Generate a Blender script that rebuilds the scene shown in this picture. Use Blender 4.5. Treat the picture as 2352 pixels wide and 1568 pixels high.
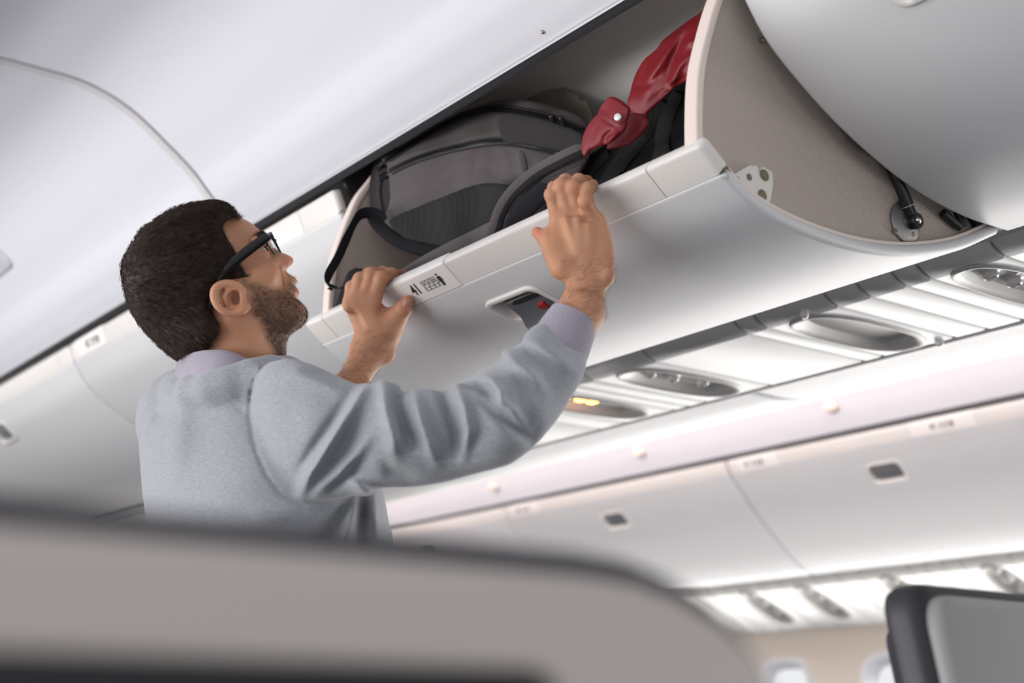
import bpy, bmesh, math, random
import numpy as np
from mathutils import Vector, Matrix
from mathutils.bvhtree import BVHTree
for _o in list(bpy.data.objects): bpy.data.objects.remove(_o)
sc = bpy.context.scene
COL = sc.collection
random.seed(4)
# ------------------------------------------------------------------ camera
FPX = 3267.0
def _n(v):
    v = np.array(v, float); return v / np.linalg.norm(v)
_vx, _h = -1365. - 1176, 1690. - 784
AX = -_n([_vx, _h, FPX])                       # world X in camera axes (right, down, forward)
AY = _n([(_h * _h + FPX * FPX) / (-_vx), _h, FPX])
AZ = -_n(np.cross(AX, AY))
if AZ[1] > 0: AZ = -AZ
CAM = np.array([0, 0, 1.03])
CR = np.array([AX[0], AY[0], AZ[0]]); CD = np.array([AX[1], AY[1], AZ[1]]); CF = np.array([AX[2], AY[2], AZ[2]])
cd = bpy.data.cameras.new('camera'); cam = bpy.data.objects.new('camera', cd); COL.objects.link(cam)
cd.sensor_width = 36; cd.lens = 36 * FPX / 2352; cd.clip_start = .02
mw = Matrix.Identity(4)
for i in range(3):
    mw[i][0] = CR[i]; mw[i][1] = -CD[i]; mw[i][2] = -CF[i]; mw[i][3] = CAM[i]
cam.matrix_world = mw
cd.dof.use_dof = True; cd.dof.focus_distance = 2.0; cd.dof.aperture_fstop = 3.2
sc.camera = cam
# ------------------------------------------------------------------ world, exposure, large lights
w = bpy.data.worlds.new('world'); sc.world = w; w.use_nodes = True
w.node_tree.nodes['Background'].inputs[0].default_value = (.96, .97, 1, 1)
w.node_tree.nodes['Background'].inputs[1].default_value = .56
vs = sc.view_settings; vs.view_transform = 'Standard'; vs.look = 'None'; vs.gamma = 1; vs.exposure = .66
try: vs.use_curve_mapping = False
except Exception: pass
def area(name, loc, direction, sx, sy, power, color=(1, 1, 1), spread=180):
    l = bpy.data.lights.new(name, 'AREA'); l.shape = 'RECTANGLE'; l.size = sx; l.size_y = sy
    l.energy = power; l.color = color; l.spread = math.radians(spread)
    o = bpy.data.objects.new(name, l); COL.objects.link(o); o.location = loc
    d = Vector(direction).normalized(); z = -d; x = Vector((1, 0, 0)); x = (x - z * x.dot(z)).normalized(); y = z.cross(x)
    o.rotation_euler = Matrix((x, y, z)).transposed().to_euler()
    return o
# daylight through the windows of the near side (behind the camera), ahead of the camera
area('daylight_near_windows', (-2.6, -1.15, 1.15), (0.25, 1, .12), 3.4, .42, 40, (1, .97, .95))
# daylight through the windows of the far side
area('daylight_far_windows', (-2.6, 4.27, 1.02), (0, -1, .30), 6.5, .42, 56, (1, .99, .97), 128)
# near strip: added fill for the aisle ceiling; far strip: cove light on the bins
area('added_wash_near', (-3.0, .30, 1.99), (0, .75, .62), 9, .05, 12, (.98, .97, 1))
area('cove_strip_far', (-4.0, 2.74, 2.0), (0, .7, .7), 9, .05, 42, (1, .86, .79), 115)
# ------------------------------------------------------------------ helpers
def ray(px, py):
    p = _n([px - 1176, py - 784, FPX]); return p[0] * CR + p[1] * CD + p[2] * CF
def aY(px, py, Y): r = ray(px, py); return CAM + r * (Y / r[1])
def aX(px, py, X): r = ray(px, py); return CAM + r * (X / r[0])
def aZ(px, py, Z): r = ray(px, py); return CAM + r * ((Z - CAM[2]) / r[2])
def aW(px, py, wd): r = ray(px, py); return CAM + r * (wd / (r @ CF))     # at a depth along the view
W = aW
MATS = {}
def mat(name, col, rough=.5, metal=0, bump=0, bscale=300, var=0, vscale=6, spec=.5, sub=0, emis=None, estr=0, trans=0, alpha=1, sheen=0, coat=0, col2=None, stretch=None):
    if name in MATS: return MATS[name]
    m = bpy.data.materials.new(name); m.use_nodes = True; nt = m.node_tree; b = nt.nodes['Principled BSDF']
    b.inputs['Base Color'].default_value = (*col, 1); b.inputs['Roughness'].default_value = rough
    b.inputs['Metallic'].default_value = metal; b.inputs['Specular IOR Level'].default_value = spec
    if sub: b.inputs['Subsurface Weight'].default_value = sub; b.inputs['Subsurface Radius'].default_value = (.012, .005, .003); b.inputs['Subsurface Scale'].default_value = 1
    if emis: b.inputs['Emission Color'].default_value = (*emis, 1); b.inputs['Emission Strength'].default_value = estr
    if trans: b.inputs['Transmission Weight'].default_value = trans
    if sheen: b.inputs['Sheen Weight'].default_value = sheen; b.inputs['Sheen Roughness'].default_value = .4
    if coat: b.inputs['Coat Weight'].default_value = coat; b.inputs['Coat Roughness'].default_value = .15
    tc = nt.nodes.new('ShaderNodeTexCoord'); mp = nt.nodes.new('ShaderNodeMapping'); nt.links.new(tc.outputs['Object'], mp.inputs[0])
    if stretch: mp.inputs['Scale'].default_value = stretch
    if bump:
        n = nt.nodes.new('ShaderNodeTexNoise'); n.inputs['Scale'].default_value = bscale; n.inputs['Detail'].default_value = 4
        nt.links.new(mp.outputs[0], n.inputs['Vector'])
        bp = nt.nodes.new('ShaderNodeBump'); bp.inputs['Strength'].default_value = bump; bp.inputs['Distance'].default_value = .001
        nt.links.new(n.outputs['Fac'], bp.inputs['Height']); nt.links.new(bp.outputs[0], b.inputs['Normal'])
    if var:
        n = nt.nodes.new('ShaderNodeTexNoise'); n.inputs['Scale'].default_value = vscale; n.inputs['Detail'].default_value = 5
        nt.links.new(mp.outputs[0], n.inputs['Vector'])
        r = nt.nodes.new('ShaderNodeValToRGB'); r.color_ramp.elements[0].position = .35; r.color_ramp.elements[1].position = .68
        c2 = col2 or tuple(c * (1 - var) for c in col)
        r.color_ramp.elements[0].color = (*c2, 1); r.color_ramp.elements[1].color = (*col, 1)
        nt.links.new(n.outputs['Fac'], r.inputs[0]); nt.links.new(r.outputs[0], b.inputs['Base Color'])
    MATS[name] = m; return m
def weave(name, col, col2, scale, rough=.8, strength=.6, sheen=.2):
    """cloth or textured plastic with a fine cross-hatched relief"""
    m = bpy.data.materials.new(name); m.use_nodes = True; nt = m.node_tree; b = nt.nodes['Principled BSDF']
    b.inputs['Roughness'].default_value = rough; b.inputs['Sheen Weight'].default_value = sheen
    tc = nt.nodes.new('ShaderNodeTexCoord')
    w1 = nt.nodes.new('ShaderNodeTexWave'); w1.bands_direction = 'Y'; w1.inputs['Scale'].default_value = scale
    w2 = nt.nodes.new('ShaderNodeTexWave'); w2.bands_direction = 'Z'; w2.inputs['Scale'].default_value = scale
    mu = nt.nodes.new('ShaderNodeMath'); mu.operation = 'MULTIPLY'
    for x in (w1, w2): nt.links.new(tc.outputs['Object'], x.inputs['Vector'])
    nt.links.new(w1.outputs['Fac'], mu.inputs[0]); nt.links.new(w2.outputs['Fac'], mu.inputs[1])
    mx = nt.nodes.new('ShaderNodeMix'); mx.data_type = 'RGBA'; mx.inputs[6].default_value = (*col2, 1); mx.inputs[7].default_value = (*col, 1)
    nt.links.new(mu.outputs[0], mx.inputs[0]); nt.links.new(mx.outputs[2], b.inputs['Base Color'])
    bp = nt.nodes.new('ShaderNodeBump'); bp.inputs['Strength'].default_value = strength; bp.inputs['Distance'].default_value = .0006
    nt.links.new(mu.outputs[0], bp.inputs['Height']); nt.links.new(bp.outputs[0], b.inputs['Normal'])
    MATS[name] = m; return m
WHITE = mat('bin_white_plastic', (.60, .60, .605), .42, bump=.25, bscale=900)
LIPW = mat('lip_warm_white_plastic', (.66, .63, .60), .35, bump=.1, bscale=900)
CEILW = mat('ceiling_white_panel', (.645, .645, .69), .55, bump=.12, bscale=700)
TRIMW = mat('edge_trim_cream', (.70, .60, .54), .4)
TAUPE = weave('taupe_textured_liner', (.50, .43, .375), (.38, .32, .28), 95, .5, .8, .0)
INNERG = mat('bin_inner_grey', (.72, .71, .69), .5, bump=.2, bscale=600)
DARKSEAL = mat('dark_rubber_seal', (.030, .031, .036), .55, bump=.2, bscale=300)
ALU = mat('brushed_aluminium', (.52, .52, .54), .5, .6)
BLACK = mat('matt_black', (.012, .012, .013), .5)
PSUW = mat('service_panel_white', (.84, .835, .825), .4, bump=.1, bscale=800)
PSUG = mat('service_panel_grey_edge', (.52, .51, .49), .5)
GREYP = mat('latch_grey_plastic', (.10, .105, .115), .38, bump=.1)
GREYL = mat('latch_light_grey', (.22, .22, .23), .3, .3)
REDP = mat('red_marker_plastic', (.35, .01, .01), .4)
INK = mat('black_print', (.004, .012, .008), .5)
SCREW = mat('zinc_screw', (.32, .28, .20), .4, .9)
CLEAR = mat('pale_nozzle_plastic', (.55, .54, .52), .2, coat=.5)

def link(name, me, m=None, parent=None, smooth=35):
    o = bpy.data.objects.new(name, me); COL.objects.link(o)
    if m: me.materials.clear(); me.materials.append(m)
    if smooth:
        me.shade_smooth(); me.set_sharp_from_angle(angle=math.radians(smooth))
    if parent: o.parent = parent; o.matrix_parent_inverse = parent.matrix_world.inverted() if False else Matrix.Translation(-Vector(parent.location))
    return o
def pyd(name, V, F, m=None, parent=None, smooth=35):
    me = bpy.data.meshes.new(name); me.from_pydata([tuple(map(float, v)) for v in V], [], [tuple(int(i) for i in f) for f in F]); me.validate()
    bm = bmesh.new(); bm.from_mesh(me); bmesh.ops.recalc_face_normals(bm, faces=bm.faces); bm.to_mesh(me); bm.free()
    return link(name, me, m, parent, smooth)
def root(name, loc, label, cat, group=None):
    o = bpy.data.objects.new(name, None); COL.objects.link(o); o.location = loc; o.empty_display_size = .05
    return tag(o, label, cat, group)
def tag(o, label=None, cat=None, group=None, kind=None):
    if label: o['label'] = label
    if cat: o['category'] = cat
    if group: o['group'] = group
    if kind: o['kind'] = kind
    return o
class MB:
    """collects pieces into one mesh"""
    def __init__(s): s.V = []; s.F = []
    def add(s, V, F):
        k = len(s.V); s.V += [tuple(map(float, v)) for v in V]; s.F += [tuple(i + k for i in f) for f in F]; return s
    def box(s, c, d, rot=None):
        c = np.array(c, float); hx, hy, hz = [x / 2 for x in d]
        V = [np.array((x, y, z)) for x in (-hx, hx) for y in (-hy, hy) for z in (-hz, hz)]
        if rot is not None: V = [rot @ v for v in V]
        V = [c + v for v in V]
        return s.add(V, [(0, 1, 3, 2), (4, 6, 7, 5), (0, 4, 5, 1), (2, 3, 7, 6), (0, 2, 6, 4), (1, 5, 7, 3)])
    def tube(s, pts, rad, n=10, flat=None, cap=True):
        """tube (or, with flat=(normals, ratio), a strap) along points"""
        P = [np.array(p, float) for p in pts]; R = rad if hasattr(rad, '__len__') else [rad] * len(P); k = len(s.V); prev = None; rings = []
        for i, p in enumerate(P):
            t = P[min(i + 1, len(P) - 1)] - P[max(i - 1, 0)]; t = t / (np.linalg.norm(t) + 1e-12)
            if flat: nn = np.array(flat[0][i] if np.ndim(flat[0]) > 1 else flat[0], float)
            else: nn = prev if prev is not None else (np.array((0, 0, 1.)) if abs(t[2]) < .9 else np.array((1., 0, 0)))
            a = nn - t * (nn @ t); a /= (np.linalg.norm(a) + 1e-12); b = np.cross(t, a); prev = a
            fl = flat[1] if flat else 1
            rings.append([p + R[i] * (math.cos(q) * b + fl * math.sin(q) * a) for q in [2 * math.pi * j / n for j in range(n)]])
        V = [v for r in rings for v in r]; F = []
        for i in range(len(P) - 1):
            for j in range(n): F.append((i * n + j, i * n + (j + 1) % n, (i + 1) * n + (j + 1) % n, (i + 1) * n + j))
        if cap: F.append(tuple(range(n))[::-1]); F.append(tuple((len(P) - 1) * n + j for j in range(n)))
        return s.add(V, F)
    def cyl(s, a, b, r, n=20, r2=None): return s.tube([a, b], [r, r if r2 is None else r2], n)
    def lathe(s, c, axis, prof, n=24):
        """prof: (radius, height along axis)"""
        c = np.array(c, float); z = _n(axis); x = _n(np.cross(z, (0, 0, 1) if abs(z[2]) < .9 else (1, 0, 0))); y = np.cross(z, x)
        V = []; F = []
        for r, h in prof: V += [c + z * h + r * (math.cos(2 * math.pi * j / n) * x + math.sin(2 * math.pi * j / n) * y) for j in range(n)]
        for i in range(len(prof) - 1):
            for j in range(n): F.append((i * n + j, i * n + (j + 1) % n, (i + 1) * n + (j + 1) % n, (i + 1) * n + j))
        F.append(tuple(range(n))[::-1]); F.append(tuple((len(prof) - 1) * n + j for j in range(n)))
        return s.add(V, F)
    def ball(s, c, r, n=12):
        pr = [(max(1e-5, math.sin(t)), -math.cos(t)) for t in [math.pi * i / n for i in range(n + 1)]]
        r = np.array(r if hasattr(r, '__len__') else (r, r, r)); k = len(s.V); s.lathe((0, 0, 0), (0, 0, 1), pr, 2 * n)
        for i in range(k, len(s.V)): s.V[i] = tuple(np.array(c) + np.array(s.V[i]) * r)
        return s
    def build(s, name, m, parent=None, smooth=35): return pyd(name, s.V, s.F, m, parent, smooth)
def spline(pts, n=8):
    """Catmull-Rom through points"""
    P = [np.array(p, float) for p in pts]; P = [2 * P[0] - P[1]] + P + [2 * P[-1] - P[-2]]; out = []
    for i in range(1, len(P) - 2):
        for k in range(n):
            t = k / n; a, b, c, d = P[i - 1], P[i], P[i + 1], P[i + 2]
            out.append(.5 * (2 * b + (c - a) * t + (2 * a - 5 * b + 4 * c - d) * t * t + (-a + 3 * b - 3 * c + d) * t ** 3))
    out.append(P[-2]); return out
def rounded(poly, rad, n=5):
    """round the corners of a closed 2D polygon"""
    P = [np.array(p, float) for p in poly]; out = []; R = rad if hasattr(rad, '__len__') else [rad] * len(P)
    for i, p in enumerate(P):
        a = P[i - 1]; b = P[(i + 1) % len(P)]; r = R[i]
        if r <= 0: out.append(p); continue
        ua = _n(a - p); ub = _n(b - p); l = min(r, .49 * np.linalg.norm(a - p), .49 * np.linalg.norm(b - p))
        A = p + ua * l; B = p + ub * l
        for k in range(n + 1):
            t = k / n; out.append((1 - t) ** 2 * A + 2 * t * (1 - t) * p + t * t * B)
    return out
def inset2(poly, d):
    P = [np.array(p, float) for p in poly]; n = len(P); ar = sum(P[i][0] * P[(i + 1) % n][1] - P[(i + 1) % n][0] * P[i][1] for i in range(n)); sg = 1 if ar > 0 else -1; out = []
    for i in range(n):
        t = _n(P[(i + 1) % n] - P[i - 1]); out.append(P[i] + sg * d * np.array((-t[1], t[0])))
    return out
def extr(poly, x0, x1, r0=0, r1=0, n=4, strip=False, box=None):
    """extrude a YZ polygon along X, ends rounded by r0 / r1; returns V, F"""
    st = []
    if r0: st += [(x0 + r0 * (1 - math.cos(a)), r0 * (1 - math.sin(a))) for a in [math.pi / 2 * i / n for i in range(n + 1)]]
    else: st.append((x0, 0))
    if r1: st += [(x1 - r1 * (1 - math.cos(a)), r1 * (1 - math.sin(a))) for a in [math.pi / 2 * i / n for i in range(n, -1, -1)]]
    else: st.append((x1, 0))
    V = []; F = []; k = len(poly)
    for x, d in st:
        if not d: q_ = poly
        elif strip: q_ = [np.array(poly[i]) + (np.array(poly[k - 1 - i]) - np.array(poly[i])) * min(.5, d / max(1e-6, float(np.linalg.norm(np.array(poly[k - 1 - i]) - np.array(poly[i]))))) for i in range(k)]
        elif box is not None:
            t, n2 = box; P_ = [np.array(p) for p in poly]; a = [p @ t for p in P_]; b = [p @ n2 for p in P_]; ca, ha = (max(a) + min(a)) / 2, (max(a) - min(a)) / 2; cb, hb = (max(b) + min(b)) / 2, (max(b) - min(b)) / 2
            q_ = [t * (ca + (u - ca) * (ha - d) / ha) + n2 * (cb + (v - cb) * (hb - d) / hb) for u, v in zip(a, b)]
        else: q_ = inset2(poly, d)
        V += [(x, q[0], q[1]) for q in q_]
    for i in range(len(st) - 1):
        for j in range(k): F.append((i * k + j, i * k + (j + 1) % k, (i + 1) * k + (j + 1) % k, (i + 1) * k + j))
    if strip:      # the polygon is an open line followed by its offset reversed: close the ends with quads
        for e in (0, (len(st) - 1) * k): F += [(e + i, e + i + 1, e + k - 2 - i, e + k - 1 - i) for i in range(k // 2 - 1)]
    else: F.append(tuple(range(k))[::-1]); F.append(tuple((len(st) - 1) * k + j for j in range(k)))
    return V, F
def cut(o, cutters):
    """boolean-subtract mesh objects from o and drop them"""
    for c in cutters:
        md = o.modifiers.new('b', 'BOOLEAN'); md.operation = 'DIFFERENCE'; md.object = c; md.solver = 'EXACT'
    bpy.context.view_layer.update()
    me = bpy.data.meshes.new_from_object(o.evaluated_get(bpy.context.evaluated_depsgraph_get()))
    old = o.data; o.modifiers.clear(); o.data = me; me.shade_smooth(); me.set_sharp_from_angle(angle=math.radians(30))
    for c in cutters: bpy.data.objects.remove(c)
def bvh(*objs):
    V = []; F = []
    for o in objs:
        k = len(V); mwx = Matrix.Translation(o.parent.location) @ o.matrix_parent_inverse if o.parent else o.matrix_world
        V += [mwx @ v.co for v in o.data.vertices]; F += [tuple(i + k for i in p.vertices) for p in o.data.polygons]
    return BVHTree.FromPolygons(V, F)
def hit(tree, px, py, off=0):
    """point of the surface seen at a photo position, lifted by off"""
    r = ray(px, py); h = tree.ray_cast(Vector(CAM), Vector(r))
    if h[0] is None: return None, None
    n = np.array(h[1]); n = n if n @ r < 0 else -n
    return np.array(h[0]) + n * off, n
def text_mesh(body, size, bold=0):
    c = bpy.data.curves.new('t', 'FONT'); c.body = body; c.size = size; c.align_x = 'CENTER'; c.align_y = 'CENTER'; c.extrude = .0003; c.offset = bold
    o = bpy.data.objects.new('t', c); COL.objects.link(o); bpy.context.view_layer.update()
    me = bpy.data.meshes.new_from_object(o.evaluated_get(bpy.context.evaluated_depsgraph_get()))
    V = [tuple(v.co) for v in me.vertices]; F = [tuple(p.vertices) for p in me.polygons]
    bpy.data.objects.remove(o); bpy.data.meshes.remove(me); return V, F
# ------------------------------------------------------------------ cabin: ceiling arches
CP = [(.315, 1.999), (.369, 2.056), (.466, 2.128), (.559, 2.19), (.647, 2.219), (.74, 2.223), (.833, 2.219), (.921, 2.19), (1.014, 2.128), (1.06, 2.092), (1.085, 2.066), (1.105, 2.046), (1.125, 2.030), (1.146, 2.014), (1.166, 2.0015)]
def ceil_panel(name, prof, x0, x1):
    o = [np.array(p) for p in spline(prof, 5)]; inner = [p + np.array((0, .012)) for p in o]
    V, F = extr(o + inner[::-1], x0, x1, .004, .004, 2, True)
    return tag(pyd(name, V, F, CEILW, smooth=50), kind='structure')
ceil_panel('ceiling', CP, -2.447, 1.2)
ceil_panel('ceiling', CP, -9, -2.453)
SEAMX = -2.45
o_ = [np.array(p) for p in spline(CP, 5)]
V, F = extr([p + np.array((0, .001)) for p in o_] + [p + np.array((0, -.0022)) for p in o_[::-1]], -2.474, -2.4535, .001, .001, 2, True)
tag(pyd('trim_1', V, F, mat('seam_trim_grey_white', (.56, .545, .55), .5), smooth=50), kind='structure')
V, F = extr([p + np.array((0, .013)) for p in o_] + [p + np.array((0, .02)) for p in o_[::-1]], -2.46, -2.44, strip=True)
tag(pyd('trim_2', V, F, BLACK), kind='structure')
FP = [(2.69 + (y - .315) * (3.505 - 2.69) / .851, z - .01) for y, z in CP[:-3]] + [(3.497, 1.975), (3.505, 1.966)]
ceil_panel('ceiling', FP, -9, 1.2)
# service-bay ceiling above the bins so no gap opens to the outside
V, F = extr([(1.166, 2.17), (2.70, 2.17), (2.70, 2.2), (1.166, 2.2)], -9, 1.2); tag(pyd('ceiling', V, F, INNERG), kind='structure')
V, F = extr([(3.5, 1.99), (4.4, 1.95), (4.4, 1.98), (3.5, 2.02)], -9, 1.2); tag(pyd('ceiling', V, F, INNERG), kind='structure')
V, F = extr([(2.675, 2.0), (2.69, 2.0), (2.69, 2.2), (2.675, 2.2)], -9, 1.2); tag(pyd('wall_valance', V, F, INNERG), kind='structure')
# aluminium line and dark rubber valance along the top of the near bins
V, F = extr(rounded([(1.1645, 1.9955), (1.1665, 1.9935), (1.170, 2.0), (1.166, 2.002)], .0008, 2), -9, 1.2); tag(pyd('trim_3', V, F, ALU), kind='structure')
V, F = extr(rounded([(1.1665, 1.9965), (1.182, 1.9895), (1.19, 2.0), (1.18, 2.17), (1.1665, 2.17)], .0015, 2), -9, 1.2); tag(pyd('trim_4', V, F, DARKSEAL), kind='structure')
V, F = extr([(3.506, 1.955), (3.52, 1.955), (3.52, 2.0), (3.506, 2.0)], -9, 1.2); tag(pyd('trim_5', V, F, BLACK), kind='structure')
b = MB(); p_, n_ = aZ(1247, 73, 2.09), None
# the screw cap on the ceiling is put where the photo shows it, on the arch
def on_profile(px, py, prof):
    r = ray(px, py); zy = r[2] / r[1]; best = None
    for a, c in zip(prof[:-1], prof[1:]):
        fa = a[1] - 1.03 - zy * a[0]; fc = c[1] - 1.03 - zy * c[0]
        if fa * fc <= 0 and fa != fc: t = fa / (fa - fc); y = a[0] + t * (c[0] - a[0]); z = a[1] + t * (c[1] - a[1]); best = np.array((r[0] / r[1] * y, y, z))
    return best
q = on_profile(1247, 73, [tuple(p) for p in o_[30:]])
if q is not None: tag(MB().ball(q, .0035, 6).build('screw_cap', SCREW), 'tiny grey screw cap in the white ceiling panel above the backpack', 'screw')
# raised ceiling fixture at the far left
def ceil_z(y, off=0):
    ys = [p[0] for p in o_]; zs = [p[1] for p in o_]; return float(np.interp(y, ys, zs)) - off
cr = root('ceiling_fixture', (-3.6, .9, 2.15), 'raised white rectangular cover on the ceiling at the far left', 'ceiling fixture')
q = on_profile(35, 605, [tuple(p) for p in o_[30:]]); 
fx1 = q[0]; fy = q[1]
for nm, ins, off, m_ in (('cover', 0, .006, CEILW), ('inner_panel', .02, .008, LIPW)):
    pl = rounded([(fx1 - .42 + ins, fy - .25 + ins), (fx1 - ins, fy - .25 + ins), (fx1 - ins, fy - ins), (fx1 - .42 + ins, fy - ins)], .035, 6)
    c0 = np.mean(pl, axis=0); V = []; k = len(pl)
    for sc_, of in ((1, -.004), (1, off * .6), (.985, off)): V += [((p - c0) * sc_ + c0)[0:2].tolist() + [ceil_z(((p - c0) * sc_ + c0)[1], of)] for p in pl]
    F = [(i * k + j, i * k + (j + 1) % k, (i + 1) * k + (j + 1) % k, (i + 1) * k + j) for i in range(2) for j in range(k)]
    F.append(tuple(2 * k + j for j in range(k))); pyd(nm, V, F, m_, cr)
# ------------------------------------------------------------------ overhead bins
OPEN = [(1.155, 1.679), (1.160, 1.674), (1.203, 1.652), (1.264, 1.638), (1.343, 1.632), (1.428, 1.635), (1.519, 1.650), (1.618, 1.680), (1.712, 1.724)]
CLOSED = [(1.1875, 1.931), (1.194, 1.920), (1.228, 1.876), (1.278, 1.838), (1.346, 1.798), (1.424, 1.764), (1.512, 1.737), (1.614, 1.723), (1.712, 1.724)]
LIP_O = ((1.118, 1.708), (1.155, 1.679)); LIP_C = ((1.1705, 1.973), (1.1875, 1.931))
FAR = [(3.5255, 1.903), (3.55, 1.874), (3.651, 1.769), (3.776, 1.665), (3.852, 1.612), (3.905, 1.587), (3.95, 1.588), (4.0, 1.60)]
LIP_F = ((3.504, 1.944), (3.5255, 1.903))
def lip_section(L, th=.022, grow=0.):
    a, b_ = [np.array(p) for p in L]; t = _n(b_ - a); nn = np.array((-t[1], t[0])); nn = nn if nn[1] > 0 or nn[0] > 0 else -nn
    if nn[0] < 0: nn = -nn
    return [tuple(p) for p in rounded([a - nn * grow - t * grow * .7, b_ - nn * grow, b_ + nn * th, a + nn * th - t * grow * .7], [.007, .001, .002, .007], 4)], t, nn
def frame_at(prof, s):
    P = [np.array(p) for p in spline(prof, 8)]; acc = 0
    for a, c in zip(P[:-1], P[1:]):
        L = np.linalg.norm(c - a)
        if acc + L >= s:
            p = a + (c - a) * (s - acc) / L; t = _n(c - a); n = np.array((t[1], -t[0]));
            if n[1] > 0: n = -n
            return p, t, n
        acc += L
def local(prof, s, xc, mir=None):
    """functions mapping (x, along-profile, outward) to world for a spot on a door"""
    p, t, n = frame_at(prof, s)
    def f(u, v, w_):
        q = p + t * v + n * w_; y = q[0] if mir is None else 2 * mir - q[0]
        return (xc + u, y, q[1])
    return f
def rr(hx, hy, r, n=6): return [tuple(p) for p in rounded([(-hx, -hy), (hx, -hy), (hx, hy), (-hx, hy)], r, n)]
def loops(f, spec, cap0=True, cap1=True):
    """skin loops [(list of (u,v)), w]"""
    V = []; F = []; k = len(spec[0][0])
    for lp, w_ in spec: V += [f(u, v, w_) for u, v in lp]
    for i in range(len(spec) - 1):
        for j in range(k): F.append((i * k + j, i * k + (j + 1) % k, (i + 1) * k + (j + 1) % k, (i + 1) * k + j))
    if cap0: F.append(tuple(range(k))[::-1])
    if cap1: F.append(tuple((len(spec) - 1) * k + j for j in range(k)))
    return V, F
HS = .079
def handle(f0, parent, opened, k_=1.):
    f = lambda u, v, w_: f0(u * k_, v * k_, w_)
    ring = rr(.062, .036, .022); inn = rr(.053, .027, .018)
    V, F = loops(f, [(ring, -.004), (ring, .0005), (rr(.060, .034, .021), .0025), (rr(.0545, .0285, .0185), .0022), (inn, -.001), (inn, -.006)], False, False)
    hn = pyd('handle', V, F, LIPW, parent, 60)
    V, F = loops(f, [(inn, -.004), (rr(.052, .026, .017), -.026), (rr(.047, .021, .015), -.030)], False, True)
    pyd('recess', V, F, INNERG, hn, 60)
    b = MB(); k = 14
    if opened:
        # grey paddle swung out of the recess
        def pad(u, v, w_): return f(u, v, w_)
        prof = [(-.022, -.020), (-.012, -.004), (.004, .000), (.020, .004), (.031, .012), (.036, .017), (.038, .014), (.034, .006), (.022, -.006), (.0, -.012), (-.018, -.026)]
        V = []; st = [(-.030, .85), (-.028, 1), (.047, 1), (.049, .85)]
        for u, sc_ in st: V += [pad(u, a * (sc_ if a > 0 else 1), c_ * sc_) for a, c_ in prof]
        n = len(prof); F = [(i * n + j, i * n + (j + 1) % n, (i + 1) * n + (j + 1) % n, (i + 1) * n + j) for i in range(3) for j in range(n)] + [tuple(range(n))[::-1], tuple(3 * n + j for j in range(n))]
        pyd('latch', V, F, GREYP, hn, 40)
        V, F = MB().V, []
        e = MB(); e.tube([pad(u, .036 - .10 * u * u * 8, .0175) for u in np.linspace(-.030, .049, 9)], [.0012, .0028, .0035, .0038, .004, .0038, .0035, .0028, .0012], 8); e.build('latch_lip', GREYL, hn, 60)
        e = MB(); e.add(*loops(f, [([(-.012, -.0125), (.047, -.0125), (.047, -.0085), (-.012, -.0085)], -.006), ([(-.012, -.0125), (.047, -.0125), (.047, -.0085), (-.012, -.0085)], .0008)])); e.build('slot', BLACK, hn)
        e = MB(); e.add(*loops(f, [([(.026, .006), (.040, .006), (.040, .017), (.026, .017)], .0), ([(.026, .006), (.040, .006), (.040, .017), (.026, .017)], .0065)])); e.build('marker', REDP, hn)
    else:
        V, F = loops(f, [(rr(.050, .024, .016), -.026), (rr(.050, .024, .016), -.008), (rr(.047, .021, .014), -.006)], False, True)
        pyd('latch', V, F, mat('latch_dark_grey', (.17, .172, .18), .3, coat=.4), hn, 40)
    return hn
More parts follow.
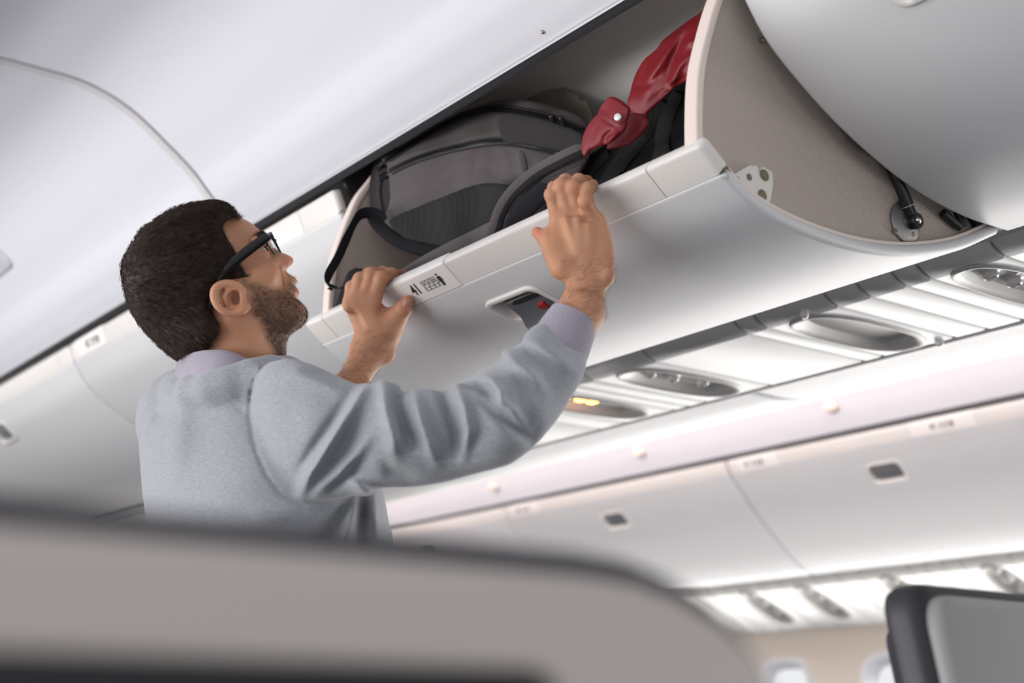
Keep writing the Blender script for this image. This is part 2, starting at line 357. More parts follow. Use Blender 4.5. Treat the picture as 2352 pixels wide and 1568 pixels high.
def seat_label(f, parent, row, letters, sc_=1., m=None):
    """row number, three seats with letters and a figure, printed flat; f maps (x to the right, y up)"""
    b = MB(); e = .0003
    V, F = text_mesh(row, .029, .0001); b.add([f(v[0] * .78 - .034, v[1], v[2]) for v in V], F)
    def line(a, c, w_=.0006):
        a = np.array(a); c = np.array(c); d = _n(c - a); n = np.array((-d[1], d[0])) * w_ / 2
        q = [a + n, a - n, c - n, c + n]; b.add([f(p[0], p[1], e) for p in q] + [f(p[0], p[1], -e) for p in q], [(0, 1, 2, 3), (4, 5, 1, 0), (5, 6, 2, 1), (6, 7, 3, 2), (7, 4, 0, 3)])
    for i, L in enumerate(letters):
        x = -.012 + i * .0118
        V, F = text_mesh(L, .0095); b.add([f(v[0] + x + .0062, v[1] + .0025, v[2]) for v in V], F)
        line((x, .009), (x + .0118, .009)); line((x, .009), (x + .001, -.004)); line((x + .001, -.004), (x + .0125, -.004)); line((x, -.009), (x + .0118, -.009)); line((x, -.004), (x, -.009)); line((x + .0118, -.004), (x + .0118, -.009))
    x = -.012 + .0354; line((x, .009), (x + .001, -.004)); line((x - .0005, -.004), (x - .0005, -.009))
    hd = [(.0325 + .0022 * math.cos(t), .0102 + .0022 * math.sin(t)) for t in np.linspace(0, 2 * math.pi, 13)[:-1]]
    b.add([f(u, v, e) for u, v in hd], [tuple(range(12))])
    bd = [(.0285, .0065), (.0375, .0065), (.0385, -.0015), (.0365, -.0015), (.0362, .004), (.0355, -.0105), (.0334, -.0105), (.0331, -.001), (.0328, -.0105), (.0306, -.0105), (.0302, .004), (.0294, -.0015), (.0275, -.0015)]
    for q in ([(.0300, .0068), (.0360, .0068), (.0362, -.002), (.0298, -.002)], [(.0298, -.002), (.0326, -.002), (.0326, -.0112), (.0302, -.0112)], [(.0334, -.002), (.0362, -.002), (.0358, -.0112), (.0334, -.0112)], [(.0298, .0066), (.0286, .005), (.0272, -.003), (.0284, -.003)], [(.0362, .0066), (.0376, .005), (.0388, -.003), (.0376, -.003)]):
        b.add([f(u, v, e) for u, v in q], [(0, 1, 2, 3)])
    return b.build('seat_label', m or INK, parent, 0)
def bin_(x0, x1, prof, lip, label, mir=None, opened=False, row=None, lab_x=None, caps=(.06, .10), group=None, letters='FED', hs=HS, hx=0, hk=1.):
    def mv(V): return V if mir is None else [(x, 2 * mir - y, z) for x, y, z in V]
    yb = prof[-1][0]; yb = yb if mir is None else 2 * mir - yb
    rt = root('overhead_bin', ((x0 + x1) / 2, yb, prof[-1][1]), label, 'overhead bin', group)
    o = [np.array(p) for p in spline(prof, 6)]; inner = []
    for i, p in enumerate(o):
        t = _n(o[min(i + 1, len(o) - 1)] - o[max(i - 1, 0)]); n = np.array((t[1], -t[0])); n = n if n[1] > 0 else -n
        if n @ np.array((.6, .8)) < 0: n = -n
        inner.append(p + n * .018)
    poly = o + inner[::-1]
    V, F = extr(poly, x0, x1, .0085, .0085, 4, True)
    xc = (x0 + x1) / 2
    sk = pyd('door', mv(V), F, WHITE, rt, 40)
    f = local(prof, hs, xc + hx, mir)
    c_ = pyd('c', *loops(f, [(rr(.0535 * hk, .0275 * hk, .018), -.035), (rr(.0535 * hk, .0275 * hk, .018), .03)]))
    c_.parent = None
    sk.parent = None; sk.matrix_parent_inverse = Matrix.Identity(4)
    cut(sk, [c_]); sk.data.materials.clear(); sk.data.materials.append(WHITE)
    sk.parent = rt; sk.matrix_parent_inverse = Matrix.Translation(-rt.location)
    handle(f, rt, opened, hk)
    sec, t, nn = lip_section(lip); g = .0007
    V, F = extr(sec, x0, x0 + caps[0] - g, .0095, .0007, 5, box=(t, nn)); pyd('end_cap', mv(V), F, LIPW, rt, 40)
    V, F = extr(sec, x0 + caps[0] + g, x1 - caps[1] - g, .0007, .0007, 2, box=(t, nn)); pyd('lip', mv(V), F, LIPW, rt, 40)
    V, F = extr(sec, x1 - caps[1] + g, x1, .0007, .0095, 5, box=(t, nn)); pyd('end_cap', mv(V), F, LIPW, rt, 40)
    for lx in ([] if lab_x is None else lab_x if isinstance(lab_x, list) else [lab_x]):
        big, _, _ = lip_section(lip, .024, .0022)
        V, F = extr(big, lx[0], lx[1], .011 if opened else .003, .0015, 5, box=(t, nn)); pl = pyd('label_plate', mv(V), F, mat('label_plate_white', (.74, .71, .69), .3), rt, 40)
        if row:
            a, c = [np.array(p) for p in lip]; mid = (a + c) / 2 - nn * .0026
            def lf(u, v, w_, lx=lx):
                q = mid - t * v - nn * w_; return (lx[2] + u, q[0], q[1])
            seat_label(lf, pl, row, letters)
    return rt
XL, XR = -2.09, -1.12
ob = bin_(XL, XR, OPEN, LIP_O, 'open overhead bin with a lowered white door, holding the backpack and red jacket', opened=True, row='41', lab_x=(-1.872, -1.664, -1.727), caps=(.06, .098))
bin_(-3.412, XL - .008, CLOSED, LIP_C, 'closed white overhead bin just left of the open one, partly behind the head', row='42', lab_x=(-3.37, -3.19, -3.262), caps=(.05, .13), group='closed bins of the near bank')
bin_(-4.76, -3.42, CLOSED, LIP_C, 'closed white overhead bin at the far left edge of the photo', row='43', lab_x=(-4.72, -4.54, -4.63), caps=(.05, .09), group='closed bins of the near bank')
bin_(XR + .008, -.62, CLOSED, LIP_C, 'large closed white overhead bin at the upper right, beside the open bin', caps=(.06, .06), group='closed bins of the near bank')
# end walls of the open bin bucket, with cream edge trim
ARC = [(1.1255, 1.715), (1.1275, 1.761), (1.133, 1.811), (1.147, 1.861), (1.173, 1.930), (1.20, 1.972), (1.235, 2.02), (1.26, 2.045)]
def end_wall(xw, th, rt):
    low = [np.array(p) + np.array((.004, .018)) for p in OPEN]
    arc = [np.array(p) + np.array((.006, 0)) for p in ARC]
    poly = [tuple(p) for p in spline(arc, 5)] + [(1.40, 2.05), (1.50, 1.97), (1.62, 1.80)] + [tuple(p) for p in spline(low, 4)[::-1]]
    V, F = extr(poly, xw, xw + th); wl = pyd('end_wall', V, F, TAUPE, rt, 30)
    e = spline(ARC, 6); b = MB(); w_ = .0075
    sq = [(xw - .003, 0), (xw + th + .002, 0)]
    outer = [np.array(p) for p in e]; inn = [p + _n(np.array((1.70, 1.80)) - p) * .012 for p in outer]
    V, F = extr([tuple(p) for p in outer] + [tuple(p) for p in inn[::-1]], xw - .004, xw + th + .003, .003, .003, 3, True); b.add(V, F)
    b.build('edge_trim', TRIMW, wl, 60); return wl
wr = end_wall(-1.151, .016, ob); wl_ = end_wall(-2.035, .014, ob)
inn = spline([np.array(p) + np.array((.004, .0185)) for p in OPEN], 4)
V, F = extr([tuple(p) for p in inn] + [tuple(p + np.array((.001, .003))) for p in inn[::-1]], -2.02, -1.153, strip=True); pyd('liner', V, F, TAUPE, ob, 40)
# bolted bracket on the outer face of the right end wall
xb = -1.1345
def onw(px, py, dx=0): return aX(px, py, xb + dx)
br = [onw(*p) for p in [(1676, 405), (1715, 382), (1735, 383), (1741, 413), (1744, 384), (1768, 397), (1770, 425), (1764, 462), (1758, 474), (1700, 440), (1668, 410)]]
pl = rounded([(p[1], p[2]) for p in br], .003, 3); V, F = extr(pl, xb, xb + .005, 0, .001, 2); bk = pyd('bracket', V, F, LIPW, ob)
for (px, py, r_) in ((1755, 403, .0075), (1750, 449, .0075), (1690, 418, .008), (1720, 407, .0045)):
    c = onw(px, py, .0045); MB().lathe(c, (1, 0, 0), [(r_ * 1.05, 0), (r_ * 1.05, .001), (r_ * .85, .0012), (r_ * .8, .0006), (r_ * .75, .0006), (r_ * .7, .002), (.001, .0022)], 18).build('bolt', SCREW, bk)
# round strut mount and black gas strut
c = onw(2077, 512); m_ = MB().lathe(c, (1, 0, 0), [(.030, 0), (.030, .003), (.028, .0045), (.009, .006), (.006, .0065), (.006, .008), (.001, .008)], 32).build('strut_mount', mat('mount_steel', (.30, .29, .28), .35, .9), ob)
for (px, py) in ((2070, 488), (2056, 531), (2096, 538)):
    MB().lathe(onw(px, py, .004), (1, 0, 0), [(.004, 0), (.004, .0015), (.0015, .0018), (.001, .0008)], 12).build('screw', SCREW, m_)
p0 = aX(2101, 508, xb + .011); p1 = aX(2045, 375, xb + .011); p1 = p0 + (p1 - p0) * 1.5; d = _n(p1 - p0); sb_ = mat('strut_black', (.008, .008, .009), .25)
gs = MB().tube([p0 + d * .008, p0 + d * .022, p0 + d * .0225, p1], [.0068, .0068, .0082, .0082], 20).build('gas_strut', sb_, ob)
MB().lathe(p0 + np.array((-.0065, 0, 0)), (1, 0, 0), [(.0105, 0), (.0115, .002), (.0115, .011), (.0105, .013), (.007, .013), (.006, .0115), (.001, .0115)], 24).build('strut_eye', sb_, gs)
MB().ball(p0 + np.array((.0045, 0, 0)), .0055, 8).build('ball_joint', mat('joint_steel', (.6, .58, .56), .25, 1), gs)
MB().tube([p0 + d * .0222, p0 + d * .0232], [.0087, .0087], 20).build('ring', ALU, gs)
lp = [np.array(p) + 0 for p in spline(OPEN, 6)]; il = []
for i, p in enumerate(lp):
    t = _n(lp[min(i + 1, len(lp) - 1)] - lp[max(i - 1, 0)]); n = np.array((-t[1], t[0])); il.append((p + n * .0165, p + n * .0215))
V, F = extr([q[0] for q in il] + [q[1] for q in il[::-1]], XR - .016, XR - .0045, .001, .001, 2, True); pyd('edge_trim', V, F, TRIMW, ob, 60)
MB().lathe(aX(1748, 93, xb), (1, 0, 0), [(.0035, 0), (.0035, .004), (.001, .005)], 12).build('screw', SCREW, ob)
# black hinge arms deep at the back of the bucket
for q0, q1, r_ in ((aX(2213, 522, -1.125), aX(2176, 425, -1.125), .006), (aX(2205, 522, -1.127), aX(2166, 488, -1.127), .006), (aX(2245, 512, -1.13), aX(2190, 420, -1.13), .010)):
    MB().tube([q0, q1], r_, 12).build('hinge_arm', BLACK, ob)
# fixed housing behind and above the bucket
hg = [(1.192, 1.998), (1.21, 2.03), (1.235, 2.062), (1.27, 2.08), (1.33, 2.092), (1.385, 2.094), (1.40, 2.085), (1.41, 2.080), (1.46, 2.05), (1.52, 1.98), (1.58, 1.89), (1.64, 1.80), (1.70, 1.745), (1.725, 1.745), (1.725, 2.16), (1.192, 2.16)]
V, F = extr(hg, XL - .004, -1.165); tag(pyd('wall_bin_housing', V, F, INNERG, smooth=50), kind='structure')
V, F = extr([(1.195, 1.99), (1.195, 2.165), (1.72, 2.165), (1.72, 1.73), (1.30, 1.86)], XL - .014, XL - .006); tag(pyd('wall_divider', V, F, BLACK), kind='structure')
V, F = extr([(1.195, 1.99), (1.195, 2.165), (1.72, 2.165), (1.72, 1.735), (1.42, 1.79)], XR - .002, XR + .004); tag(pyd('wall_divider', V, F, BLACK), kind='structure')
# ridge along the inside of the housing
# mirrored bins on the far side of the centre bank
MC = 1.93
for i, (a, c) in enumerate(((-4.62, -3.33), (-3.322, -2.025), (-2.015, -.72), (-.71, .6))):
    bin_(a, c, CLOSED, LIP_C, ['closed bin on the far side of the centre bank, its underside furthest left', 'closed bin on the far side of the centre bank, its white underside behind the elbow', 'closed bin across the centre bank, its bright underside right of the panel seam', 'closed bin on the far side of the centre bank, its underside at the right edge'][i], mir=MC, group='bins on the far side of the centre bank')
# bins of the far bank
for i, (a, c) in enumerate(((-7.33, -6.04), (-6.034, -4.743), (-4.737, -3.45), (-3.442, -2.15), (-2.142, -.85))):
    bin_(a, c, FAR, LIP_F, ['white closed bin of the far bank, behind the waist and seat', 'white closed bin of the far bank, just right of the torso', 'white closed bin of the far bank, middle one with a small dark handle', 'white closed bin of the far bank, largest one with a dark oval handle', 'white closed bin of the far bank at the right edge'][i], row=['38', '39', '40', '41', '42'][i], lab_x=[(a + .05, a + .23, a + .125)] + ([(c - .52, c - .29, c - .40)] if i > 2 else []), caps=(.05, .05), group='closed bins of the far bank', letters='HJK', hs=.100, hx=-.035, hk=1.15)
    if i == 3: pass
# ------------------------------------------------------------------ service panels under the centre bank
def pod_loop(cx, cy, hx, hy, n=28, e=2.6):
    out = []
    for k in range(n):
        t = 2 * math.pi * k / n; c, s = math.cos(t), math.sin(t)
        out.append((cx + hx * math.copysign(abs(c) ** (2 / e), c), cy + hy * math.copysign(abs(s) ** (2 / e), s)))
    return out
def rr2(x, y, a, b): return [(x - a, y - b), (x + a, y - b), (x + a, y + b), (x - a, y + b)]
def nozzle(c, d, parent, sc_=1.):
    MB().lathe(c, d, [(.017 * sc_, -.012), (.0175 * sc_, .0), (.0165 * sc_, .004), (.0125 * sc_, .005), (.012 * sc_, .014), (.009 * sc_, .016), (.0075 * sc_, .011), (.004 * sc_, .011), (.0035 * sc_, .013), (.0005, .0135)], 20).build('air_nozzle', CLEAR, parent, 50)
def service_panel(x0, x1, f, label, pod=None, yl=(0, .41), roll=True, group='service panels under the centre bins', m=None):
    """f maps (x, y along the panel, w outward) to world"""
    g = .0025
    rt = root('service_panel', f((x0 + x1) / 2, yl[0], 0), label, 'service panel', group)
    pl = [(yl[0] + .085, 0), (yl[1], 0), (yl[1], .012), (yl[0] + .085, .012)]
    st = [(x0 + g, .0035), (x0 + g + .001, .0012), (x0 + g + .004, 0), (x1 - g - .004, 0), (x1 - g - .001, .0012), (x1 - g, .0035)]
    V = []; F = []
    for x, dd in st: V += [f(x, yl[0] + .085, -dd), f(x, yl[1] - dd, -dd), f(x, yl[1] - dd, -.012), f(x, yl[0] + .085, -.012)]
    for i in range(5):
        for j in range(4): F.append((i * 4 + j, i * 4 + (j + 1) % 4, (i + 1) * 4 + (j + 1) % 4, (i + 1) * 4 + j))
    F += [(3, 2, 1, 0), (20, 21, 22, 23)]
    pn = pyd('panel', V, F, m or PSUW, rt, 30)
    if pod:
        cx, cy, hx, hy, kind = pod
        c_ = pyd('c', *loops(f, [(pod_loop(cx, cy, hx * .97, hy * .97), -.03), (pod_loop(cx, cy, hx * .97, hy * .97), .03)]))
        pn.parent = None; pn.matrix_parent_inverse = Matrix.Identity(4); cut(pn, [c_]); pn.data.materials.clear(); pn.data.materials.append(m or PSUW); pn.parent = rt; pn.matrix_parent_inverse = Matrix.Translation(-rt.location)
        L = lambda k, dx=0, dy=0: pod_loop(cx + dx, cy + dy, hx * k, hy * k)
        L2 = lambda a, c2: pod_loop(cx, cy, hx - a, hy - c2)
        V, F = loops(f, [(L(1.0), 0), (L2(.002, .002), .004), (L2(.006, .008), .0045), (L2(.012, .024), -.003), (L2(.018, .045), -.025), (L2(.024, .055), -.034)], False, True)
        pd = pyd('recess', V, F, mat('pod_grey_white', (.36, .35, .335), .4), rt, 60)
        if kind == 'air':
            for yy, xx in ((-.075, -.012), (-.012, -.012), (.06, 0)): nozzle(f(cx + xx, cy + yy, -.018), np.array(f(.2, 0, 1.)) - np.array(f(0, 0, 0)), pd)
            for yy in (-.04, .03): MB().ball(f(cx + .012, cy + yy, -.02), .010, 8).build('lamp_lens', CLEAR, pd)
        elif kind == 'speaker':
            MB().add(*loops(f, [(pod_loop(cx, cy + .06, hx * .35, hy * .12), -.036), (pod_loop(cx, cy + .06, hx * .35, hy * .12), -.028)])).build('grille', mat('grille_grey', (.35, .34, .33), .5), pd)
            MB().add(*loops(f, [(pod_loop(cx + .015, cy - .09, hx * .5, hy * .16), -.036), (pod_loop(cx + .015, cy - .09, hx * .45, hy * .14), -.026)])).build('oxygen_cover', PSUW, pd)
        elif kind == 'sign':
            SG = mat('lit_sign_orange', (.9, .35, .05), .4, emis=(1, .36, .06), estr=6)
            for yy in (-.086, -.044, -.012): 
                s_ = MB().add(*loops(f, [(rr2(cx + .008, cy + yy, .011, .009), -.034), (rr2(cx + .008, cy + yy, .011, .009), -.006), (rr2(cx + .008, cy + yy, .009, .0075), -.0045)])).build('lit_sign', SG, pd)
            MB().add(*loops(f, [(rr2(cx + .008, cy - .029, .004, .003), -.034), (rr2(cx + .008, cy - .029, .004, .003), -.0045)])).build('lit_sign', mat('lit_sign_red', (.8, .05, .03), .4, emis=(1, .05, .03), estr=4), pd)
    if roll:
        # rounded grey leading edge
        V = []; F = []; n = 8; arc = [(yl[0] + .085 - .055 * math.sin(a), -.055 * (1 - math.cos(a))) for a in [math.pi / 2 * 1.15 * k / n for k in range(n + 1)]]
        arc2 = [(yl[0] + .085 - .045 * math.sin(a), -.055 + .045 * math.cos(a)) for a in [math.pi / 2 * 1.15 * k / n for k in range(n, -1, -1)]]
        al = arc + arc2; k = len(al)
        for x, dd in ((x0 + g, .004), (x0 + g + .004, 0), (x1 - g - .004, 0), (x1 - g, .004)):
            cy_, cw = yl[0] + .085, -.055
            V += [f(x, y + (cy_ - y) * dd * 14, w_ + (cw - w_) * dd * 14) for y, w_ in al]
        for i in range(3):
            for j in range(k): F.append((i * k + j, i * k + (j + 1) % k, (i + 1) * k + (j + 1) % k, (i + 1) * k + j))
        F += [tuple(range(k))[::-1], tuple(3 * k + j for j in range(k))]
        pyd('rolled_edge', V, F, PSUG, rt, 50)
    return rt
PY0, PZ = 1.732, 1.725
fc = lambda x, y, w_: (x, PY0 + y, PZ - w_)
BX = [(-1.181, -.80, None), (-1.316, -1.181, (-1.25, .235, .058, .165, 'air')), (-1.364, -1.316, None), (-1.436, -1.364, None), (-1.505, -1.436, None), (-1.667, -1.505, (-1.588, .235, .066, .158, 'speaker')), (-1.714, -1.667, None), (-1.958, -1.714, None), (-2.145, -1.958, (-2.05, .235, .066, .158, 'air')), (-2.20, -2.145, None), (-2.245, -2.2, None), (-2.41, -2.245, (-2.325, .235, .062, .15, 'sign')), (-2.50, -2.41, None), (-2.75, -2.5, None), (-2.95, -2.75, (-2.85, .235, .062, .15, 'air')), (-3.3, -2.95, None), (-3.8, -3.3, None), (-9, -3.8, None)]
LB = ['plain white panel under the centre bins at the right edge', 'white panel with an oval pod of air nozzles at the upper right', 'narrow white strip panel left of the upper right nozzle pod', 'plain white panel second left of the upper right nozzle pod', 'plain white panel just right of the pod with the speaker', 'white panel with an empty oval pod and a small speaker, under the centre bins', 'narrow white strip panel just left of the speaker pod', 'widest plain white panel between the speaker pod and the next nozzle pod', 'white panel with an oval pod of air nozzles just right of the raised elbow', 'narrow strip panel right of the lit orange signs', 'narrow strip panel touching the panel of lit orange signs', 'white panel with lit orange signs in its oval pod behind the sleeve', 'narrow panel behind the sleeve, left of the lit signs', 'wide plain panel behind the sleeve', 'panel with air nozzles hidden behind the arm', 'plain panel behind the shoulder', 'plain panel well behind the shoulder', 'long plain panel furthest along the centre bank']
for (a, c, pod), lb in zip(BX, LB): service_panel(a, c, fc, lb, pod, yl=(0, .398))
V, F = extr([(PY0 + .404, PZ + .004), (PY0 + .412, PZ + .0), (PY0 + .422, PZ + .0), (PY0 + .43, PZ + .02), (PY0 + .404, PZ + .02)], -9, 1); tag(pyd('trim_6', V, F, PSUG), kind='structure')
V, F = extr([(PY0 - .005, PZ + .02), (PY0 + .41, PZ + .014), (PY0 + .41, PZ + .03), (PY0 - .005, PZ + .04)], -9, 1); tag(pyd('trim_7', V, F, PSUG), kind='structure')
for (px, py) in ((1848, 722), (2158, 787)):
    c = aZ(px, py, PZ - .004); t = MB().lathe(c + np.array((0, 0, .008)), (0, 0, -1), [(.007, 0), (.008, .006), (.007, .012), (.004, .0155), (.0005, .016)], 16).build('hanging_stop', CLEAR)
    tag(t, 'small clear hanging knob at the %s corner of the speaker pod panel' % ('near' if px < 2000 else 'far'), 'knob')
# warm round brackets on the far aisle ceiling
fo = [tuple(p) for p in spline(FP, 5)]
for i, (px, py) in enumerate(((1470, 1040), (1910, 935), (1135, 1118))):
    c = np.array(on_profile(px, py, fo[28:]))
    t = MB().ball(c, (.028, .018, .018), 8).build('ceiling_bracket', mat('peach_plastic', (.66, .55, .50), .7))
    tag(t, 'small peach round bracket on the lit far ceiling, %s' % ['above the blurred middle bin seam', 'nearest the right edge', 'just right of the torso'][i], 'bracket', 'brackets on the far ceiling')
# ------------------------------------------------------------------ far service panels, side wall, windows, floor
P0 = np.array((3.945, 1.553)); P1 = np.array((4.25, 1.425)); T = _n(P1 - P0); N = np.array((T[1], -T[0])); LL = float(np.linalg.norm(P1 - P0))
def ff(x, y, w_): q = P0 + T * (y - .03) + N * w_; return (x, q[0], q[1])
xs = [-9, -5.4, -4.95, -4.66, -4.37, -4.1, -4.0, -3.9, -3.72, -3.62, -3.45, -3.35, -3.25, -3.04, -2.97, -2.9, -2.83, -2.65, -2.58, -2.5, -2.2]
podx = {(-3.9, -3.72): 'leftmost', (-3.62, -3.45): 'second', (-3.25, -3.04): 'third', (-2.83, -2.65): 'rightmost'}
for k, (a, c) in enumerate(zip(xs[:-1], xs[1:])):
    pod = ((a + c) / 2, .165, .060, .135, 'air') if (a, c) in podx else None
    service_panel(a, c, ff, ('panel with an oval nozzle pod under the far bins, %s of the four pods' % podx[(a, c)]) if pod else 'plain narrow panel under the far bins, %s' % ['longest and furthest forward', 'furthest forward', 'second furthest forward', 'third furthest forward', 'fourth furthest forward', 'wedged before the leftmost pod', 'touching the leftmost pod', '', 'between the leftmost and second pods', '', 'right of the second pod', 'left of the third pod', '', 'right of the third pod', 'midway between third and rightmost pods', 'left of the rightmost pod', '', 'right of the rightmost pod', 'second right of the rightmost pod', 'at the right edge'][k], pod, yl=(-.04, LL + .03), group='service panels under the far bins')
SW = mat('side_wall_cream', (.66, .585, .50), .6, bump=.1)
wins = [x for x in np.arange(-6.6, -.5, .53)]
prof = spline([(4.255, 1.432), (4.30, 1.30), (4.32, 1.1), (4.31, .9), (4.27, .6), (4.2, .3), (4.15, 0)], 5)
V, F = extr([tuple(p) for p in prof] + [(p[0] + .03, p[1]) for p in prof[::-1]], -9, 1.2, strip=True); wf = tag(pyd('wall_far', V, F, SW, smooth=50), kind='structure')
WF = mat('window_reveal_white', (.72, .73, .75), .5)
cs = []
for i, x in enumerate(wins):
    fwn = lambda u, v, w_, x=x: (x + u, 4.30 - w_, 1.12 + v)
    cs.append(pyd('c', *loops(fwn, [(rr(.125, .185, .10), -.1), (rr(.125, .185, .10), .1)])))
cut(wf, cs); wf.data.materials.clear(); wf.data.materials.append(SW)
GL = mat('window_glass', (.9, .95, 1), .02, trans=1); 
for i, x in enumerate(wins):
    fwn = lambda u, v, w_, x=x: (x + u, 4.30 - w_, 1.12 + v)
    V, F = loops(fwn, [(rr(.15, .21, .12), .0), (rr(.147, .207, .12), .012), (rr(.125, .185, .10), .008), (rr(.11, .165, .09), -.04)], False, False)
    wo = tag(pyd('window_%d' % (i + 1), V, F, WF, smooth=60), kind='structure')
V, F = extr([(-1.3, 0), (4.3, 0), (4.3, -.04), (-1.3, -.04)], -9, 2); tag(pyd('floor', V, F, mat('floor_carpet', (.05, .055, .075), .95, bump=.5, bscale=150)), kind='structure')

# near bank continues forward out of sight behind the first bins; bulkhead closes the cabin far ahead
V, F = extr([(-1.3, 0), (4.6, 0), (4.6, 2.4), (-1.3, 2.4)], -9.05, -9.0); tag(pyd('wall_front', V, F, SW), kind='structure')
# ------------------------------------------------------------------ organic surfaces: smooth-blended solids meshed on a sparse grid
def poly_sd(poly, X, Y):
    """signed distance (negative inside) to a closed polygon, vectorised"""
    P = np.array(poly, float); d = np.full(X.shape, 1e18); ins = np.zeros(X.shape, bool); n = len(P)
    for i in range(n):
        a = P[i]; b = P[(i + 1) % n]; e = b - a; wx = X - a[0]; wy = Y - a[1]; t = np.clip((wx * e[0] + wy * e[1]) / (e @ e + 1e-12), 0, 1)
        d = np.minimum(d, (wx - t * e[0]) ** 2 + (wy - t * e[1]) ** 2)
        c = (a[1] > Y) != (b[1] > Y)
        if abs(e[1]) > 1e-12: ins ^= c & (X < a[0] + (Y - a[1]) * e[0] / e[1])
    d = np.sqrt(d); return np.where(ins, -d, d)
def closed_spline(pts, n=6):
    P = [np.array(p, float) for p in pts]; N = len(P); out = []
    for i in range(N):
        a, b, c, d = P[i - 1], P[i], P[(i + 1) % N], P[(i + 2) % N]
        for k in range(n):
            t = k / n; out.append(.5 * (2 * b + (c - a) * t + (2 * a - 5 * b + 4 * c - d) * t * t + (-a + 3 * b - 3 * c + d) * t ** 3))
    return np.array(out)
class Grid2:
    def __init__(s, x0, y0, g, A): s.x0, s.y0, s.g, s.A = x0, y0, g, A
    def __call__(s, X, Y):
        fx = np.clip((X - s.x0) / s.g, 0, s.A.shape[0] - 1.001); fy = np.clip((Y - s.y0) / s.g, 0, s.A.shape[1] - 1.001)
        i = fx.astype(int); j = fy.astype(int); u = fx - i; v = fy - j; A = s.A
        return (A[i, j] * (1 - u) + A[i + 1, j] * u) * (1 - v) + (A[i, j + 1] * (1 - u) + A[i + 1, j + 1] * u) * v
def rbf(ctrl, X, Y, r=60.):
    """smooth field through control points (x, y, value)"""
    num = 0; den = 0
    for x, y, v in ctrl:
        w_ = 1. / ((X - x) ** 2 + (Y - y) ** 2 + r * r) ** 1.5; num = num + w_ * v; den = den + w_
    return num / den
class Infl:
    """body whose outline is given as seen in one direction and whose thickness swells smoothly inward (a Poisson inflation).
    frame: world -> (a, b, depth) with a, b in units of `s` metres"""
    def __init__(s, outline, mid, ratio=1., g=4., to=None, scale=None, smooth=True, limit=None, bump=None, pad=60):
        P = closed_spline(outline) if smooth else np.array(outline, float)
        x0, y0 = P.min(0) - pad; x1, y1 = P.max(0) + pad
        nx = int((x1 - x0) / g) + 2; ny = int((y1 - y0) / g) + 2
        X, Y = np.meshgrid(x0 + g * np.arange(nx), y0 + g * np.arange(ny), indexing='ij')
        sd = poly_sd(P, X, Y); ins = sd < 0
        u = np.zeros((nx, ny)); rb = (np.add.outer(np.arange(nx), np.arange(ny)) % 2).astype(bool)
        # boundary treated with the signed distance so the outline is exact to less than a cell
        om = 1.9
        near = ins & (sd > -g)
        for it in range(int(2.2 * max(nx, ny)) + 60):
            for c in (rb, ~rb):
                m = ins & c
                av = .25 * (np.roll(u, 1, 0) + np.roll(u, -1, 0) + np.roll(u, 1, 1) + np.roll(u, -1, 1)) + g * g / 4
                u = np.where(m, u + om * (av - u), u); u[~ins] = 0
        gx, gy = np.gradient(u, g); gb = np.hypot(gx, gy); G = float(np.median(gb[near])) if near.any() else 1.
        lim = np.minimum(u, np.maximum(-sd, 0) * G * 1.6 + 0)      # keeps the edge crisp
        u = np.where(ins, lim, -sd * G)
        s.u = Grid2(x0, y0, g, u); s.gx = Grid2(x0, y0, g, np.gradient(u, g)[0]); s.gy = Grid2(x0, y0, g, np.gradient(u, g)[1])
        s.mid = Grid2(x0, y0, g, rbf(mid, X, Y) if hasattr(mid, '__len__') else np.full(X.shape, float(mid)))
        s.ratio = ratio; s.to = to or to_cam; s.scale = scale; s.limit = limit; s.box = (x0 + pad - 15, y0 + pad - 15, x1 - pad + 15, y1 - pad + 15); s.bump = bump
        s.zc = 1e9
    def __call__(s, P):
        a, b, z = s.to(P); m = s.mid(a, b); sc_ = s.scale if s.scale else m / FPX
        dz = z - m; u = s.u(a, b); g = np.hypot(s.gx(a, b), s.gy(a, b)) * sc_
        r = s.ratio; F = (dz / r) ** 2 - 2 * u * sc_ * sc_
        d = F / (np.sqrt((2 * dz / r ** 2) ** 2 + (2 * g) ** 2) + .012)
        d = np.clip(d, -.05, None)
        if s.bump is not None: d = d - np.where(dz < 0, 1, 0) * s.bump(a, b) * np.clip(-dz / .01, 0, 1)
        ox = np.maximum(np.maximum(s.box[0] - a, a - s.box[2]), 0); oy = np.maximum(np.maximum(s.box[1] - b, b - s.box[3]), 0)
        return d + np.hypot(ox, oy) * sc_
def to_cam(P):
    v = P - CAM; z = v @ CF; return (v @ CR) / z * FPX + 1176, (v @ CD) / z * FPX + 784, z
def cone(a, b, ra, rb):
    """tapered limb segment with round ends"""
    a = np.array(a, float); b = np.array(b, float); ba = b - a; l2 = ba @ ba
    def f(P):
        t = np.clip(((P - a) @ ba) / l2, 0, 1); q = P - a - t[..., None] * ba
        return np.sqrt((q * q).sum(-1)) - (ra + (rb - ra) * t)
    f.bs = ((a + b) / 2, math.sqrt(l2) / 2 + max(ra, rb)); return f
def ell(c, R, rad):
    """ellipsoid, R rows are its axes"""
    c = np.array(c, float); R = np.array(R, float); rad = np.array(rad, float)
    def f(P):
        q = (P - c) @ R.T; k0 = np.sqrt(((q / rad) ** 2).sum(-1)) + 1e-9; k1 = np.sqrt(((q / rad ** 2) ** 2).sum(-1)) + 1e-9
        return k0 * (k0 - 1) / k1
    f.bs = (c, float(max(rad))); return f
def smin(a, b, k):
    if k <= 0: return np.minimum(a, b)
    h = np.maximum(k - np.abs(a - b), 0) / k; return np.minimum(a, b) - h * h * k * .25
